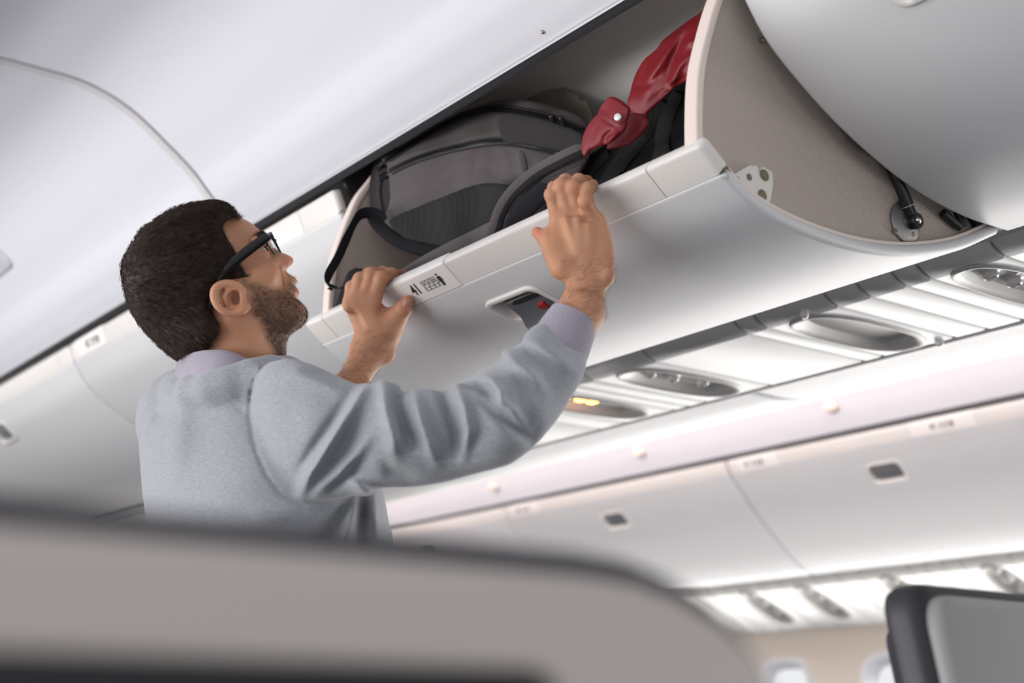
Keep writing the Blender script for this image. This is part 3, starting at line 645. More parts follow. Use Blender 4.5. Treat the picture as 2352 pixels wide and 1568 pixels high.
class Blend:
    def __init__(s): s.ops = []
    def u(s, f, k=.01): s.ops.append((f, k, 0)); return s
    def s(s, f, k=.005): s.ops.append((f, k, 1)); return s
    def lim(s, k=3): return max(o[1] for o in s.ops)
    def __call__(s, P, c=None, R=None):
        d = np.full(P.shape[:-1], 1e3)
        for f, k, op in s.ops:
            if c is not None and hasattr(f, 'bs') and np.linalg.norm(c - f.bs[0]) - f.bs[1] - R > k + R * .6: continue
            e = f(P)
            d = smin(d, e, k) if op == 0 else -smin(-d, e, k)
        return d
def mesh_sdf(f, lo, hi, h, N=20, slack=1.5):
    lo = np.array(lo, float); hi = np.array(hi, float); nc = np.ceil((hi - lo) / (h * N)).astype(int)
    I = np.stack(np.meshgrid(*[np.arange(n) for n in nc], indexing='ij'), -1).reshape(-1, 3); rad = h * N * .87
    cen = lo + (I + .5) * h * N; d0 = f(cen); I = I[np.abs(d0) < rad * slack]
    g1 = np.arange(N + 1); off = np.stack(np.meshgrid(g1, g1, g1, indexing='ij'), -1) * h
    keys = []; verts = []; quads = []
    M = int(max(nc) * N + 4)
    key = lambda a: (a[..., 0] + 1) * M * M + (a[..., 1] + 1) * M + (a[..., 2] + 1)
    cube = [(x, y, z) for x in (0, 1) for y in (0, 1) for z in (0, 1)]
    edges = [(a, b) for a in range(8) for b in range(a + 1, 8) if sum(abs(p - q) for p, q in zip(cube[a], cube[b])) == 1]
    for i in I:
        o = lo + i * h * N; P = o + off; c = o + h * N / 2
        D = f(P, c, rad) if isinstance(f, Blend) else f(P)
        S = D < 0
        if S.all() or not S.any(): continue
        cnt = sum(S[x:x + N, y:y + N, z:z + N].astype(np.int8) for x, y, z in cube)
        act = np.argwhere((cnt > 0) & (cnt < 8))
        if not len(act): continue
        vals = np.stack([D[act[:, 0] + x, act[:, 1] + y, act[:, 2] + z] for x, y, z in cube], 1)
        acc = np.zeros((len(act), 3)); n = np.zeros(len(act))
        for a, b in edges:
            m = (vals[:, a] < 0) != (vals[:, b] < 0); t = np.where(m, vals[:, a] / np.where(m, vals[:, a] - vals[:, b], 1), 0)
            p = np.array(cube[a]) + t[:, None] * (np.array(cube[b]) - np.array(cube[a])); acc += p * m[:, None]; n += m
        verts.append(o + (act + acc / n[:, None]) * h); base = i * N; keys.append(key(act + base))
        for ax in range(3):
            A = S[:N, :N, :N]; sl = [slice(0, N)] * 3; sl[ax] = slice(1, N + 1); B = S[tuple(sl)]
            E = np.argwhere(A != B)
            if not len(E): continue
            u = np.zeros(3, int); v = np.zeros(3, int); u[(ax + 1) % 3] = 1; v[(ax + 2) % 3] = 1; g = E + base
            q = np.stack([key(g - u - v), key(g - v), key(g), key(g - u)], 1)
            fl = ~A[E[:, 0], E[:, 1], E[:, 2]]; q[fl] = q[fl][:, ::-1]; quads.append(q)
    K = np.concatenate(keys); V = np.concatenate(verts); Q = np.concatenate(quads)
    order = np.argsort(K); Ks = K[order]; idx = np.searchsorted(Ks, Q); idx = np.clip(idx, 0, len(Ks) - 1); ok = (Ks[idx] == Q).all(1)
    return V, order[idx[ok]]
def np_mesh(name, V, Q, m, parent=None, relax=1, mats=None):
    me = bpy.data.meshes.new(name); me.vertices.add(len(V)); me.loops.add(len(Q) * 4); me.polygons.add(len(Q))
    if relax:
        E = np.concatenate([Q[:, [0, 1]], Q[:, [1, 2]], Q[:, [2, 3]], Q[:, [3, 0]]])
        for _ in range(relax):
            S = np.zeros_like(V); n = np.zeros(len(V)); np.add.at(S, E[:, 0], V[E[:, 1]]); np.add.at(n, E[:, 0], 1); np.add.at(S, E[:, 1], V[E[:, 0]]); np.add.at(n, E[:, 1], 1)
            V = V * .5 + .5 * S / np.maximum(n, 1)[:, None]
    me.vertices.foreach_set('co', V.astype(np.float32).ravel()); me.loops.foreach_set('vertex_index', Q.astype(np.int32).ravel())
    me.polygons.foreach_set('loop_start', (np.arange(len(Q)) * 4).astype(np.int32)); me.update(calc_edges=True); me.validate()
    return link(name, me, m, parent, 180)
def ridge(pts, amp, wid, sharp=2.):
    """a fold drawn as a polyline with height amp (m) and half-width wid (photo units), fading to its ends"""
    P = np.array(pts, float)
    def f(X, Y):
        best = np.full(X.shape, 1e9); tt = np.zeros(X.shape); n = len(P) - 1
        for i in range(n):
            a, b = P[i, :2], P[i + 1, :2]; e = b - a; t = np.clip(((X - a[0]) * e[0] + (Y - a[1]) * e[1]) / (e @ e), 0, 1)
            d = np.hypot(X - a[0] - t * e[0], Y - a[1] - t * e[1]); m = d < best; best = np.where(m, d, best); tt = np.where(m, (i + t) / n, tt)
        return amp * np.exp(-(best / wid) ** sharp) * np.sin(np.clip(tt, .0, 1) * math.pi * .86 + .22) 
    return f
def bump_map(folds, box, g=4.):
    x0, y0, x1, y1 = box; X, Y = np.meshgrid(np.arange(x0, x1, g), np.arange(y0, y1, g), indexing='ij'); H = np.zeros(X.shape)
    for f in folds: H += f(X, Y)
    return Grid2(x0, y0, g, H)
# ------------------------------------------------------------------ luggage in the open bin
def wY(px, py, Y): r = ray(px, py); return float((r @ CF) * Y / r[1])
def bag(name, outline, Y, ratio, m, rt, h=.004, folds=None, extra=None, g=4, ctrl=None, relax=1, tilt=0):
    P = np.array(outline, float); cx, cy = P.mean(0)
    xs = np.linspace(P[:, 0].min(), P[:, 0].max(), 4); ys = np.linspace(P[:, 1].min(), P[:, 1].max(), 4)
    mid = ctrl or [(x, y, wY(x, y, Y + tilt * (y - cy))) for x in xs for y in ys]
    bm_ = bump_map(folds, (P[:, 0].min() - 30, P[:, 1].min() - 30, P[:, 0].max() + 30, P[:, 1].max() + 30), 3) if folds else None
    f = Infl(outline, mid, ratio, g, bump=bm_); b_ = Blend(); b_.u(f, 0)
    if extra: extra(b_)
    pts = [W(x, y, wY(x, y, Y) + d) for x, y in outline for d in (-.16, .16)]; lo = np.min(pts, 0) - .02; hi = np.max(pts, 0) + .02
    V, Q = mesh_sdf(b_, lo, hi, h); return np_mesh(name, V, Q, m, rt, relax=relax)
PACKM = mat('backpack_grey_canvas', (.098, .083, .085), .85, bump=.5, bscale=900, var=.18, vscale=25, sheen=.1)
PACKM2 = mat('backpack_dark_panel', (.030, .027, .029), .85, bump=.5, bscale=700, spec=.2)
MESHM = weave('black_mesh_fabric', (.014, .014, .017), (.003, .003, .004), 70, .8, .9, 0)
WEB = mat('webbing_charcoal', (.016, .016, .020), .8, bump=.6, bscale=900, spec=.2)
BLK = mat('black_nylon', (.008, .008, .010), .8, bump=.6, bscale=500, spec=.2)
ZIP = mat('zipper_black', (.006, .006, .007), .4)
bp_ = root('backpack', aY(1080, 470, 1.36), 'dark grey backpack with black zippers and a mesh pocket lying in the open bin', 'backpack')
pack_out = [(846, 405), (868, 368), (960, 312), (1060, 262), (1120, 236), (1190, 228), (1262, 242), (1330, 268), (1352, 300), (1352, 365), (1310, 430), (1245, 500), (1150, 560), (1060, 585), (980, 574), (910, 540), (868, 503), (845, 482), (838, 440)]
pf = [ridge([(1150, 330), (1165, 380), (1160, 420)], .004, 12), ridge([(1060, 400), (1110, 385), (1150, 400)], -.003, 12), ridge([(950, 440), (1000, 420), (1040, 425)], .003, 14), ridge([(1100, 345), (1090, 385), (1075, 420)], -.003, 10),
      ridge([(875, 405), (960, 366), (1060, 338), (1150, 326), (1240, 338), (1330, 364)], -.004, 5), ridge([(868, 380), (1000, 298), (1080, 262), (1150, 252), (1260, 272), (1350, 305)], -.004, 5), ridge([(885, 390), (872, 430), (878, 490)], -.0025, 4), ridge([(1143, 255), (1147, 290), (1152, 322)], -.002, 3), ridge([(1196, 345), (1205, 375), (1215, 400)], .006, 10), ridge([(1150, 470), (1180, 430), (1230, 380)], -.005, 10)]
pctl = [(x, y, wY(x, y, Yc)) for x, Yc in ((830, 1.185), (900, 1.215), (1000, 1.26), (1120, 1.30), (1250, 1.31), (1360, 1.31)) for y in (200, 300, 400, 500, 600)]
pk = bag('main_body', pack_out, 1.31, .56, PACKM, bp_, .0028, pf, g=4, ctrl=pctl)
pt = bvh(pk)
def surf_line(tree, pts, off, n=8):
    out = []; ns = []
    for p in spline(pts, n):
        q, nn = hit(tree, p[0], p[1], off)
        if q is not None: out.append(q); ns.append(nn)
    return out, ns
def strap(tree, pts, width, thick, m, nm, rt, off=.001, rad=None):
    q, ns = surf_line(tree, pts, off)
    if len(q) > 1: return MB().tube(q, width / 2, 12, flat=(ns, thick / width)).build(nm, m, rt, 50)
for pts in ([(872, 408), (960, 366), (1060, 338), (1150, 326), (1240, 338), (1325, 362)], [(868, 384), (1000, 298), (1080, 262), (1150, 252), (1260, 272), (1345, 305)]):
    strap(pt, pts, .011, .0025, ZIP, 'zipper', bp_, .0012); strap(pt, [(x + 2, y - 8) for x, y in pts], .0035, .0035, PACKM2, 'piping', bp_, .001); strap(pt, [(x - 2, y + 8) for x, y in pts], .0035, .0035, PACKM2, 'piping', bp_, .001)
strap(pt, [(886, 392), (873, 430), (876, 470), (884, 498)], .003, .003, PACKM2, 'piping', bp_)
for (x0, y0, x1, y1) in ((1270, 270, 1268, 305), (1292, 274, 1300, 318)):
    q0, n0 = hit(pt, x0, y0, .004); q1, n1 = hit(pt, x1, y1, .004)
    if q0 is not None and q1 is not None:
        zp = MB().tube([q0, q0 * .6 + q1 * .4, q1], [.003, .0045, .0055], 8, flat=([n0, n0, n1], .3)).build('zipper_pull', PACKM2, bp_, 50); MB().ball(q0, .0042, 6).build('slider', mat('gunmetal', (.12, .10, .10), .35, .9), zp, 60)
bag('mesh_pocket', [(893, 506), (950, 478), (1020, 450), (1090, 424), (1140, 420), (1176, 432), (1160, 475), (1120, 525), (1060, 568), (985, 572), (925, 545)], 1.245, .30, MESHM, bp_, .003, g=3, ctrl=[(x, y, wY(x, y, Yc)) for x, Yc in ((880, 1.165), (950, 1.19), (1060, 1.22), (1180, 1.235)) for y in (420, 500, 580)])
bag('side_panel', [(1146, 262), (1200, 262), (1270, 280), (1345, 312), (1345, 358), (1290, 350), (1210, 334), (1156, 324)], 1.235, .42, PACKM2, bp_, .003, g=3)
bag('grab_loop', [(1186, 352), (1198, 344), (1208, 358), (1214, 388), (1206, 400), (1194, 386)], 1.210, .5, PACKM, bp_, .0022, g=2)
# shoulder straps sweeping along the lip
def ribbon(pts, width, thick, m, nm, rt, nrm=None, n=8):
    q = spline([W(x, y, wd) for x, y, wd in pts], n); nd = nrm if nrm is not None else -CF
    return MB().tube(q, [width / 2 * min(1, .55 + i * .2, .55 + (len(q) - 1 - i) * .2) for i in range(len(q))], 14, flat=([nd] * len(q), thick / width)).build(nm, m, rt, 50)
Ys = 1.215
k = lambda x, y, Y=Ys: (x, y, wY(x, y, Y))
ribbon([k(890, 668, 1.17), k(930, 640, 1.18), k(985, 606, 1.19), k(1050, 572, 1.2), k(1100, 548), k(1160, 520, 1.22), k(1250, 500, 1.23)], .032, .012, PACKM, 'shoulder_strap', bp_)
ribbon([k(1120, 580, 1.2), k(1142, 530), k(1155, 490), k(1180, 450), k(1230, 405), k(1290, 372), k(1350, 345, 1.23)], .030, .010, PACKM, 'shoulder_strap', bp_)
ribbon([k(1122, 580, 1.19), k(1144, 530, 1.205), k(1157, 490, 1.205), k(1182, 450, 1.205), k(1232, 405, 1.205), k(1292, 372, 1.205), k(1350, 345, 1.22)], .010, .003, WEB, 'webbing', bp_)
ribbon([k(1165, 560, 1.2), k(1185, 510, 1.2), k(1220, 465, 1.2), k(1260, 430, 1.205)], .030, .008, WEB, 'webbing', bp_)
# webbing loop hanging at the left
ribbon([(885, 505, wY(885, 505, 1.18)), (858, 490, wY(858, 490, 1.165)), (826, 494, wY(826, 494, 1.14)), (800, 540, wY(800, 540, 1.11)), (777, 590, wY(777, 590, 1.10)), (755, 630, wY(755, 630, 1.09)), (752, 652, wY(752, 652, 1.085)), (772, 662, wY(772, 662, 1.09)), (815, 656, wY(815, 656, 1.10)), (850, 650, wY(850, 650, 1.11))], .020, .0022, WEB, 'webbing_loop', bp_, nrm=_n(-CF * .6 + CR * .7 + CD * .3))
ribbon([(850, 488, wY(850, 488, 1.165)), (872, 520, wY(872, 520, 1.17)), (920, 556, wY(920, 556, 1.18)), (990, 578, wY(990, 578, 1.20)), (1060, 582, wY(1060, 582, 1.22))], .022, .010, BLK, 'hip_belt', bp_)
bag('strap_bundle', [(772, 695), (785, 655), (800, 622), (825, 614), (852, 628), (866, 650), (880, 690), (860, 740), (800, 740), (765, 715)], 1.145, .4, BLK, bp_, .004, [ridge([(780, 670), (820, 655), (860, 660)], .006, 9), ridge([(790, 690), (830, 680), (870, 690)], -.005, 8)], g=3)
MB().ball(aY(1255, 480, 1.19), .006, 6).build('buckle', BLK, bp_)
# taupe bag standing behind the backpack
tb_ = bag('travel_bag', [(1060, 262), (1110, 215), (1190, 185), (1260, 188), (1310, 205), (1345, 228), (1362, 258), (1362, 330), (1330, 430), (1200, 480), (1080, 400)], 1.385, .14, mat('taupe_bag_cloth', (.30, .255, .21), .7, bump=.3, bscale=600), None, .005)
tag(tb_, 'taupe bag with a rounded edge showing behind the top of the backpack', 'bag')
# black bag on the right
bb = root('black_bag', aY(1480, 360, 1.33), 'black padded bag under the red jacket at the right end of the open bin', 'bag')
bbm = bag('main_body', [(1262, 400), (1330, 368), (1385, 335), (1430, 298), (1470, 252), (1520, 208), (1580, 178), (1620, 200), (1628, 300), (1600, 400), (1520, 460), (1400, 520), (1280, 560), (1235, 520), (1240, 440)], 1.36, .55, BLK, bb, .0035,
    [ridge([(1400, 420), (1440, 340), (1490, 270), (1540, 220)], .006, 12), ridge([(1440, 400), (1480, 330), (1520, 270)], -.006, 10), ridge([(1350, 400), (1400, 350), (1450, 300)], -.005, 9), ridge([(1500, 390), (1530, 330), (1560, 290)], .006, 12), ridge([(1330, 420), (1300, 450), (1290, 490)], .005, 10)], g=4)
bt_ = bvh(bbm)
strap(bt_, [(1385, 440), (1405, 400), (1430, 370), (1450, 340), (1490, 290), (1530, 240)], .034, .010, MESHM, 'mesh_padding', bb, .002)
strap(bt_, [(1520, 400), (1522, 330), (1535, 270), (1560, 215)], .030, .010, PACKM2, 'padded_strap', bb, .002)
strap(bt_, [(1290, 500), (1310, 440), (1350, 400), (1400, 352)], .022, .006, WEB, 'webbing', bb, .002)
# red jacket
RED = mat('red_jacket_nylon', (.20, .005, .011), .5, bump=.25, bscale=250, sheen=.05)
rj = root('red_jacket', aY(1500, 170, 1.28), 'crumpled red jacket with a snap cuff draped over the black bag', 'jacket')
bag('sleeve', [(1660, -20), (1606, 30), (1590, 40), (1560, 62), (1522, 92), (1508, 112), (1480, 136), (1462, 165), (1452, 192), (1446, 218), (1440, 236), (1452, 262), (1478, 268), (1510, 240), (1545, 205), (1580, 186), (1640, 150), (1690, 60)], 1.30, .55, RED, rj, .003,
    [ridge([(1600, 50), (1570, 90), (1545, 140), (1530, 190)], -.010, 9), ridge([(1560, 70), (1530, 120), (1500, 170), (1480, 230)], .009, 13), ridge([(1590, 120), (1560, 150), (1540, 200), (1500, 235)], .009, 9), ridge([(1510, 110), (1480, 160), (1465, 215)], -.005, 8), ridge([(1580, 175), (1530, 205), (1490, 240)], -.008, 6), ridge([(1600, 90), (1575, 100), (1562, 130)], .007, 9), ridge([(1455, 200), (1490, 195), (1520, 165)], -.004, 6)], g=3)
cf = bag('sleeve_end', [(1398, 222), (1420, 226), (1448, 250), (1444, 272), (1438, 296), (1420, 316), (1398, 330), (1375, 338), (1356, 346), (1344, 360), (1335, 348), (1338, 318), (1346, 295), (1362, 272), (1382, 252), (1390, 234)], 1.215, .62, RED, rj, .0022,
    [ridge([(1375, 280), (1360, 310), (1354, 340)], -.003, 5), ridge([(1408, 300), (1392, 312), (1384, 332)], -.007, 4.5), ridge([(1420, 300), (1405, 318), (1395, 330)], .005, 6), ridge([(1372, 264), (1400, 282), (1425, 296)], -.003, 3)], g=2)
ct = bvh(cf)
tb = [(1400, 222), (1446, 252), (1440, 272), (1428, 291), (1400, 280), (1372, 262), (1386, 240)]
V = []; ok = True; pl = rounded(tb, 5, 3)
for of in (.0006, .0030):
    for p in pl:
        q, n_ = hit(ct, 1408 + (p[0] - 1408) * .9, 258 + (p[1] - 258) * .9, of)
        if q is None: ok = False; q = aY(p[0], p[1], 1.19)
        V.append(q)
c0, n0 = hit(ct, 1408, 262, .0042); V.append(c0); k_ = len(pl)
F = [(i, (i + 1) % k_, k_ + (i + 1) % k_, k_ + i) for i in range(k_)] + [(k_ + i, k_ + (i + 1) % k_, 2 * k_) for i in range(k_)]
pyd('snap_tab', V, F, RED, rj, 60)
c1, n1 = hit(ct, 1421, 271, .004); MB().lathe(c1, n1, [(.0055, -.002), (.0056, .0008), (.0048, .0018), (.001, .002)], 20).build('snap_button', mat('white_metal_snap', (.80, .80, .80), .35, .4), rj, 50)
q, n_ = surf_line(ct, [(1380, 258), (1402, 271), (1424, 283), (1434, 268)], .0036, 4)
st = MB()
for p in q: st.box(p, (.0008, .0008, .0008))
st.build('stitching', mat('dark_red_thread', (.05, .002, .004), .8), rj)
bag('fold', [(1440, 262), (1480, 262), (1490, 290), (1450, 330), (1400, 345), (1390, 335), (1420, 310), (1436, 290)], 1.26, .45, RED, rj, .003, g=2)
# ------------------------------------------------------------------ the man
SKIN = mat('skin', (.50, .262, .152), .56, spec=.35, bump=.4, bscale=380, var=.22, vscale=16, col2=(.43, .205, .118), sub=.12)
def W(px, py, wd): return aW(px, py, wd)
man = root('person', (W(600, 1150, 1.9)[0], W(600, 1150, 1.9)[1], 0), 'man with glasses in a grey sweatshirt reaching both hands up to the open bin', 'person')
HM = 1.95
eimg = np.array([CR, -CD, CF])           # photo right, photo up, away
def tilt_R(deg):                         # axes turned in the picture plane
    a = math.radians(deg); return np.array([math.cos(a) * CR - math.sin(a) * CD, -math.sin(a) * CR - math.cos(a) * CD, CF])
hs = HM / FPX
head_out = [(560, 503), (575, 511), (590, 523), (601, 537), (608, 550), (616, 563), (632, 572), (648, 580), (661, 585), (671, 591), (674.5, 598), (672, 606), (664, 612), (657, 620), (663, 629), (672, 638), (677, 648), (673, 656), (680, 664), (683, 675), (677, 684), (682, 694), (694, 704), (701, 716), (700, 731), (690, 744), (674, 757), (661, 772), (655, 790), (654, 815), (650, 860), (640, 910), (470, 910), (450, 870), (432, 835), (400, 800), (362, 768), (334, 733), (316, 690), (308, 650), (307, 610), (320, 568), (345, 533), (385, 507), (430, 490), (480, 482), (525, 486)]
head = Infl(head_out, [(400, 600, HM), (600, 600, HM + .012), (690, 720, HM + .015), (540, 900, HM - .01), (470, 930, HM - .02)], ratio=.80, g=2.5)
body = Blend(); body.u(head, 0)
def hp(px, py, dz): return W(px, py, HM + dz)          # point in the head, dz metres behind its middle
R0 = tilt_R(0)
# cranium breadth, temples, cheekbone, jaw
body.u(ell(hp(425, 615, 0), tilt_R(28), (.076, .067, .074)), .02)
body.u(ell(hp(585, 640, -.038), tilt_R(30), (.030, .018, .014)), .025)
body.u(ell(hp(585, 640, .048), tilt_R(30), (.030, .018, .014)), .025)
body.u(cone(hp(560, 715, -.052), hp(668, 722, -.018), .013, .012), .03)
body.u(cone(hp(560, 715, .055), hp(668, 722, .035), .013, .012), .03)
# brow ridge, eye sockets, eyeballs, lids
for sg in (-1, 1):
    z0 = .012
    body.s(ell(hp(606, 571, z0 + sg * .033), tilt_R(45), (.013, .012, .017)), .012)
    body.u(cone(hp(598, 545, z0 + sg * .012), hp(586, 553, z0 + sg * .046), .0075, .006), .012)
    body.u(ell(hp(597, 583, z0 + sg * .033), R0, (.0132, .0132, .0132)), .003)
    body.u(cone(hp(610, 577, z0 + sg * .024), hp(603, 590, z0 + sg * .044), .0032, .0032), .004)
    body.u(cone(hp(612, 590, z0 + sg * .024), hp(603, 596, z0 + sg * .044), .0035, .003), .006)
    _c = hp(597, 583, z0 + sg * .033); _f = _n(CR * .78 - CD * .62); body.s(ell(_c + _f * .0125, np.array([_f, CF, np.cross(_f, CF)]), (.006, .0105, .0030)), .001)
    # nose wing, nostril
    body.u(ell(hp(651, 603, z0 + sg * .012), tilt_R(20), (.0095, .0085, .0075)), .006)
    body.s(ell(hp(660, 611, z0 + sg * .0075), tilt_R(40), (.005, .0028, .0032)), .003)
    # lips corner
    body.u(cone(hp(672, 645, z0 + sg * .004), hp(655, 660, z0 + sg * .024), .005, .002), .006)
    body.u(cone(hp(677, 672, z0 + sg * .004), hp(657, 665, z0 + sg * .022), .005, .002), .006)
# fold from nose to mouth
body.s(cone(hp(640, 612, -.016), hp(648, 655, -.018), .0012, .001), .006)
# neck muscle
body.u(cone(hp(535, 735, -.052), hp(600, 850, -.03), .011, .012), .02)
# ear (right), helix rim with hollow
def ear(sg):
    z = lambda d: HM + sg * (.074 + d) if sg > 0 else HM - (.074 + d)
    def e(px, py, d): return W(px, py, z(d))
    rim = [(560, 668, .0), (540, 654, .006), (516, 651, .011), (497, 660, .016), (491, 676, .018), (497, 697, .017), (513, 713, .014), (535, 719, .009), (556, 715, .005)]
    rim = [tuple(r) for r in spline(rim, 4)]
    body.u(ell(e(528, 686, .004), tilt_R(-20), (.020, .019, .006)), .006)
    for a, b in zip(rim[:-1], rim[1:]): body.u(cone(e(*a), e(*b), .0040, .0040), .004)
    body.u(cone(e(556, 712, .004), e(568, 705, .001), .0065, .0055), .004)
    body.s(ell(e(528, 688, .013), tilt_R(-35), (.0135, .0125, .007)), .004)
    for a, b in zip([(545, 665, .006), (524, 668, .0095), (515, 682, .011), (520, 698, .010)][:-1], [(524, 668, .0095), (515, 682, .011), (520, 698, .010), (537, 706, .007)]): body.u(cone(e(*a), e(*b), .0028, .0028), .004)
    body.s(ell(e(541, 684, .006), tilt_R(0), (.0085, .0095, .010)), .003)
    body.u(cone(e(557, 676, .003), e(558, 690, .003), .0042, .0042), .004)
ear(-1); ear(1)
# torso under the clothes
torso = Infl([(430, 960), (520, 900), (650, 900), (740, 960), (790, 1050), (820, 1150), (830, 1400), (800, 1640), (430, 1640), (400, 1400), (385, 1150), (390, 1040)], [(600, 900, 1.95), (600, 1150, 1.92), (600, 1600, 1.89)], ratio=.7, g=10)
body.u(torso, .04)
# right arm
SH_R, EL_R, WR_R = (690, 985, 1.815), (1190, 962, 1.71), (1350, 690, 1.775)
P3 = lambda t: W(*t)
body.u(cone(P3(SH_R), P3(EL_R), .040, .032), .02); body.u(cone(P3(EL_R), P3((1256, 850, 1.74)), .032, .034), .02); body.u(cone(P3((1256, 850, 1.74)), P3((1342, 715, 1.768)), .034, .0265), .01)
# left arm
body.u(cone(W(500, 985, 2.04), W(700, 1050, 2.12), .042, .036), .03); body.u(cone(W(700, 1050, 2.12), W(800, 905, 2.17), .038, .036), .02)
LM = [(815, 880, 2.185), (868, 775, 2.215), (840, 700, 2.235), (930, 700, 2.235)]
lf = Infl([(783, 857), (800, 815), (814, 775), (830, 735), (880, 730), (914, 755), (912, 775), (900, 790), (874, 838), (842, 889), (810, 930), (760, 950), (750, 920)], LM, ratio=.95, g=2.5)
body.u(lf, .006)
# right hand ------------------------------------------------
RM = [(1330, 470, 1.83), (1340, 560, 1.805), (1350, 650, 1.785), (1340, 740, 1.765)]
rh = Infl([(1272, 478), (1290, 470), (1320, 468), (1345, 480), (1368, 478), (1388, 497), (1400, 530), (1409, 566), (1411, 608), (1407, 638), (1392, 666), (1384, 700), (1376, 745), (1330, 760), (1285, 720), (1286, 690), (1297, 664), (1306, 640), (1290, 621), (1272, 602), (1266, 570), (1268, 530), (1266, 500)], RM, ratio=.56, g=2.5)
body.u(rh, .008)
s_ = 1.83 / FPX
def chain(pts, rad, k=.005, k0=.006):
    fb = Blend()
    for i in range(len(pts) - 1): fb.u(cone(W(*pts[i]), W(*pts[i + 1]), rad[i], rad[i + 1]), k)
    for i in range(1, len(pts) - 1): fb.u(ell(W(*pts[i]), R0, [rad[i] * 1.03] * 3), .004)       # joints a little fuller
    c = (W(*pts[0]) + W(*pts[-1])) / 2; fb.bs = (c, max(np.linalg.norm(W(*p) - c) for p in pts) + max(rad)); body.u(fb, k0)
FING = .0025
def nail(c, t, up, m): pass
chain([(1280, 505, 1.825), (1267, 447, 1.822), (1273, 432, 1.850), (1290, 436, 1.885)], [.0098, .0085, .0080, .0070], k0=FING)
chain([(1304, 498, 1.822), (1289, 427, 1.817), (1299, 416, 1.848), (1322, 424, 1.885)], [.0104, .0092, .0086, .0075], k0=FING)
chain([(1330, 500, 1.820), (1315, 431, 1.813), (1329, 415, 1.836), (1350, 415, 1.866)], [.0102, .0090, .0084, .0074], k0=FING)
chain([(1366, 506, 1.812), (1345, 462, 1.794), (1350, 434, 1.812), (1362, 424, 1.840)], [.0100, .0090, .0082, .0072], k0=FING)
for (x, y) in ((1281, 505), (1304, 497), (1331, 497), (1364, 508)): body.u(ell(W(x, y, 1.812), R0, (.0085, .011, .0085)), .010)
chain([(1290, 615, 1.795), (1268, 575, 1.803), (1254, 549, 1.812), (1233, 533, 1.818)], [.015, .0112, .0094, .0072], .006, .016)
# tendons and wrist knob
for (x0, y0, x1, y1) in ((1300, 505, 1325, 580), (1326, 505, 1338, 590), (1352, 520, 1352, 600)): body.u(cone(W(x0, y0, 1.795), W(x1, y1, 1.785), .0042, .0025), .010)
body.u(ell(W(1396, 632, 1.782), R0, (.007, .010, .008)), .012)
# left hand -------------------------------------------------
lh = Infl([(789, 697), (797, 676), (812, 664), (840, 662), (866, 670), (873, 690), (888, 706), (905, 712), (925, 730), (924, 748), (913, 776), (900, 830), (840, 835), (808, 800), (820, 768), (804, 735)], LM, ratio=.56, g=2.5)
body.u(lh, .010)
chain([(802, 697, 2.23), (808, 660, 2.236), (822, 645, 2.262), (850, 640, 2.29)], [.0112, .0094, .0085, .0075], k0=FING)
chain([(818, 688, 2.226), (827, 641, 2.230), (846, 629, 2.258), (880, 632, 2.285)], [.0120, .0102, .0092, .008], k0=FING)
chain([(838, 688, 2.222), (853, 630, 2.224), (880, 626, 2.254), (908, 632, 2.29)], [.0122, .0104, .0094, .008], k0=FING)
chain([(857, 694, 2.218), (876, 638, 2.218), (900, 630, 2.250), (926, 631, 2.29)], [.0122, .0104, .0094, .008], k0=FING)
for (x, y) in ((800, 699), (817, 690), (837, 690), (856, 699)): body.u(ell(W(x, y, 2.212), R0, (.0095, .012, .009)), .011)
chain([(888, 755, 2.218), (911, 727, 2.216), (928, 708, 2.210), (937, 692, 2.208)], [.020, .0145, .0122, .0098], .006, .014)
for (x0, y0, x1, y1) in ((820, 700, 848, 750), (838, 700, 858, 748), (856, 705, 868, 748)): body.u(cone(W(x0, y0, 2.208), W(x1, y1, 2.203), .0045, .0025), .010)
P_lo = np.array((-2.35, .35, .90)); P_hi = np.array((-.75, 1.35, 1.98))
V, Q = mesh_sdf(body, P_lo, P_hi, .0020)
bo = np_mesh('body', V, Q, SKIN, man, relax=1)
print('BODY', len(V))
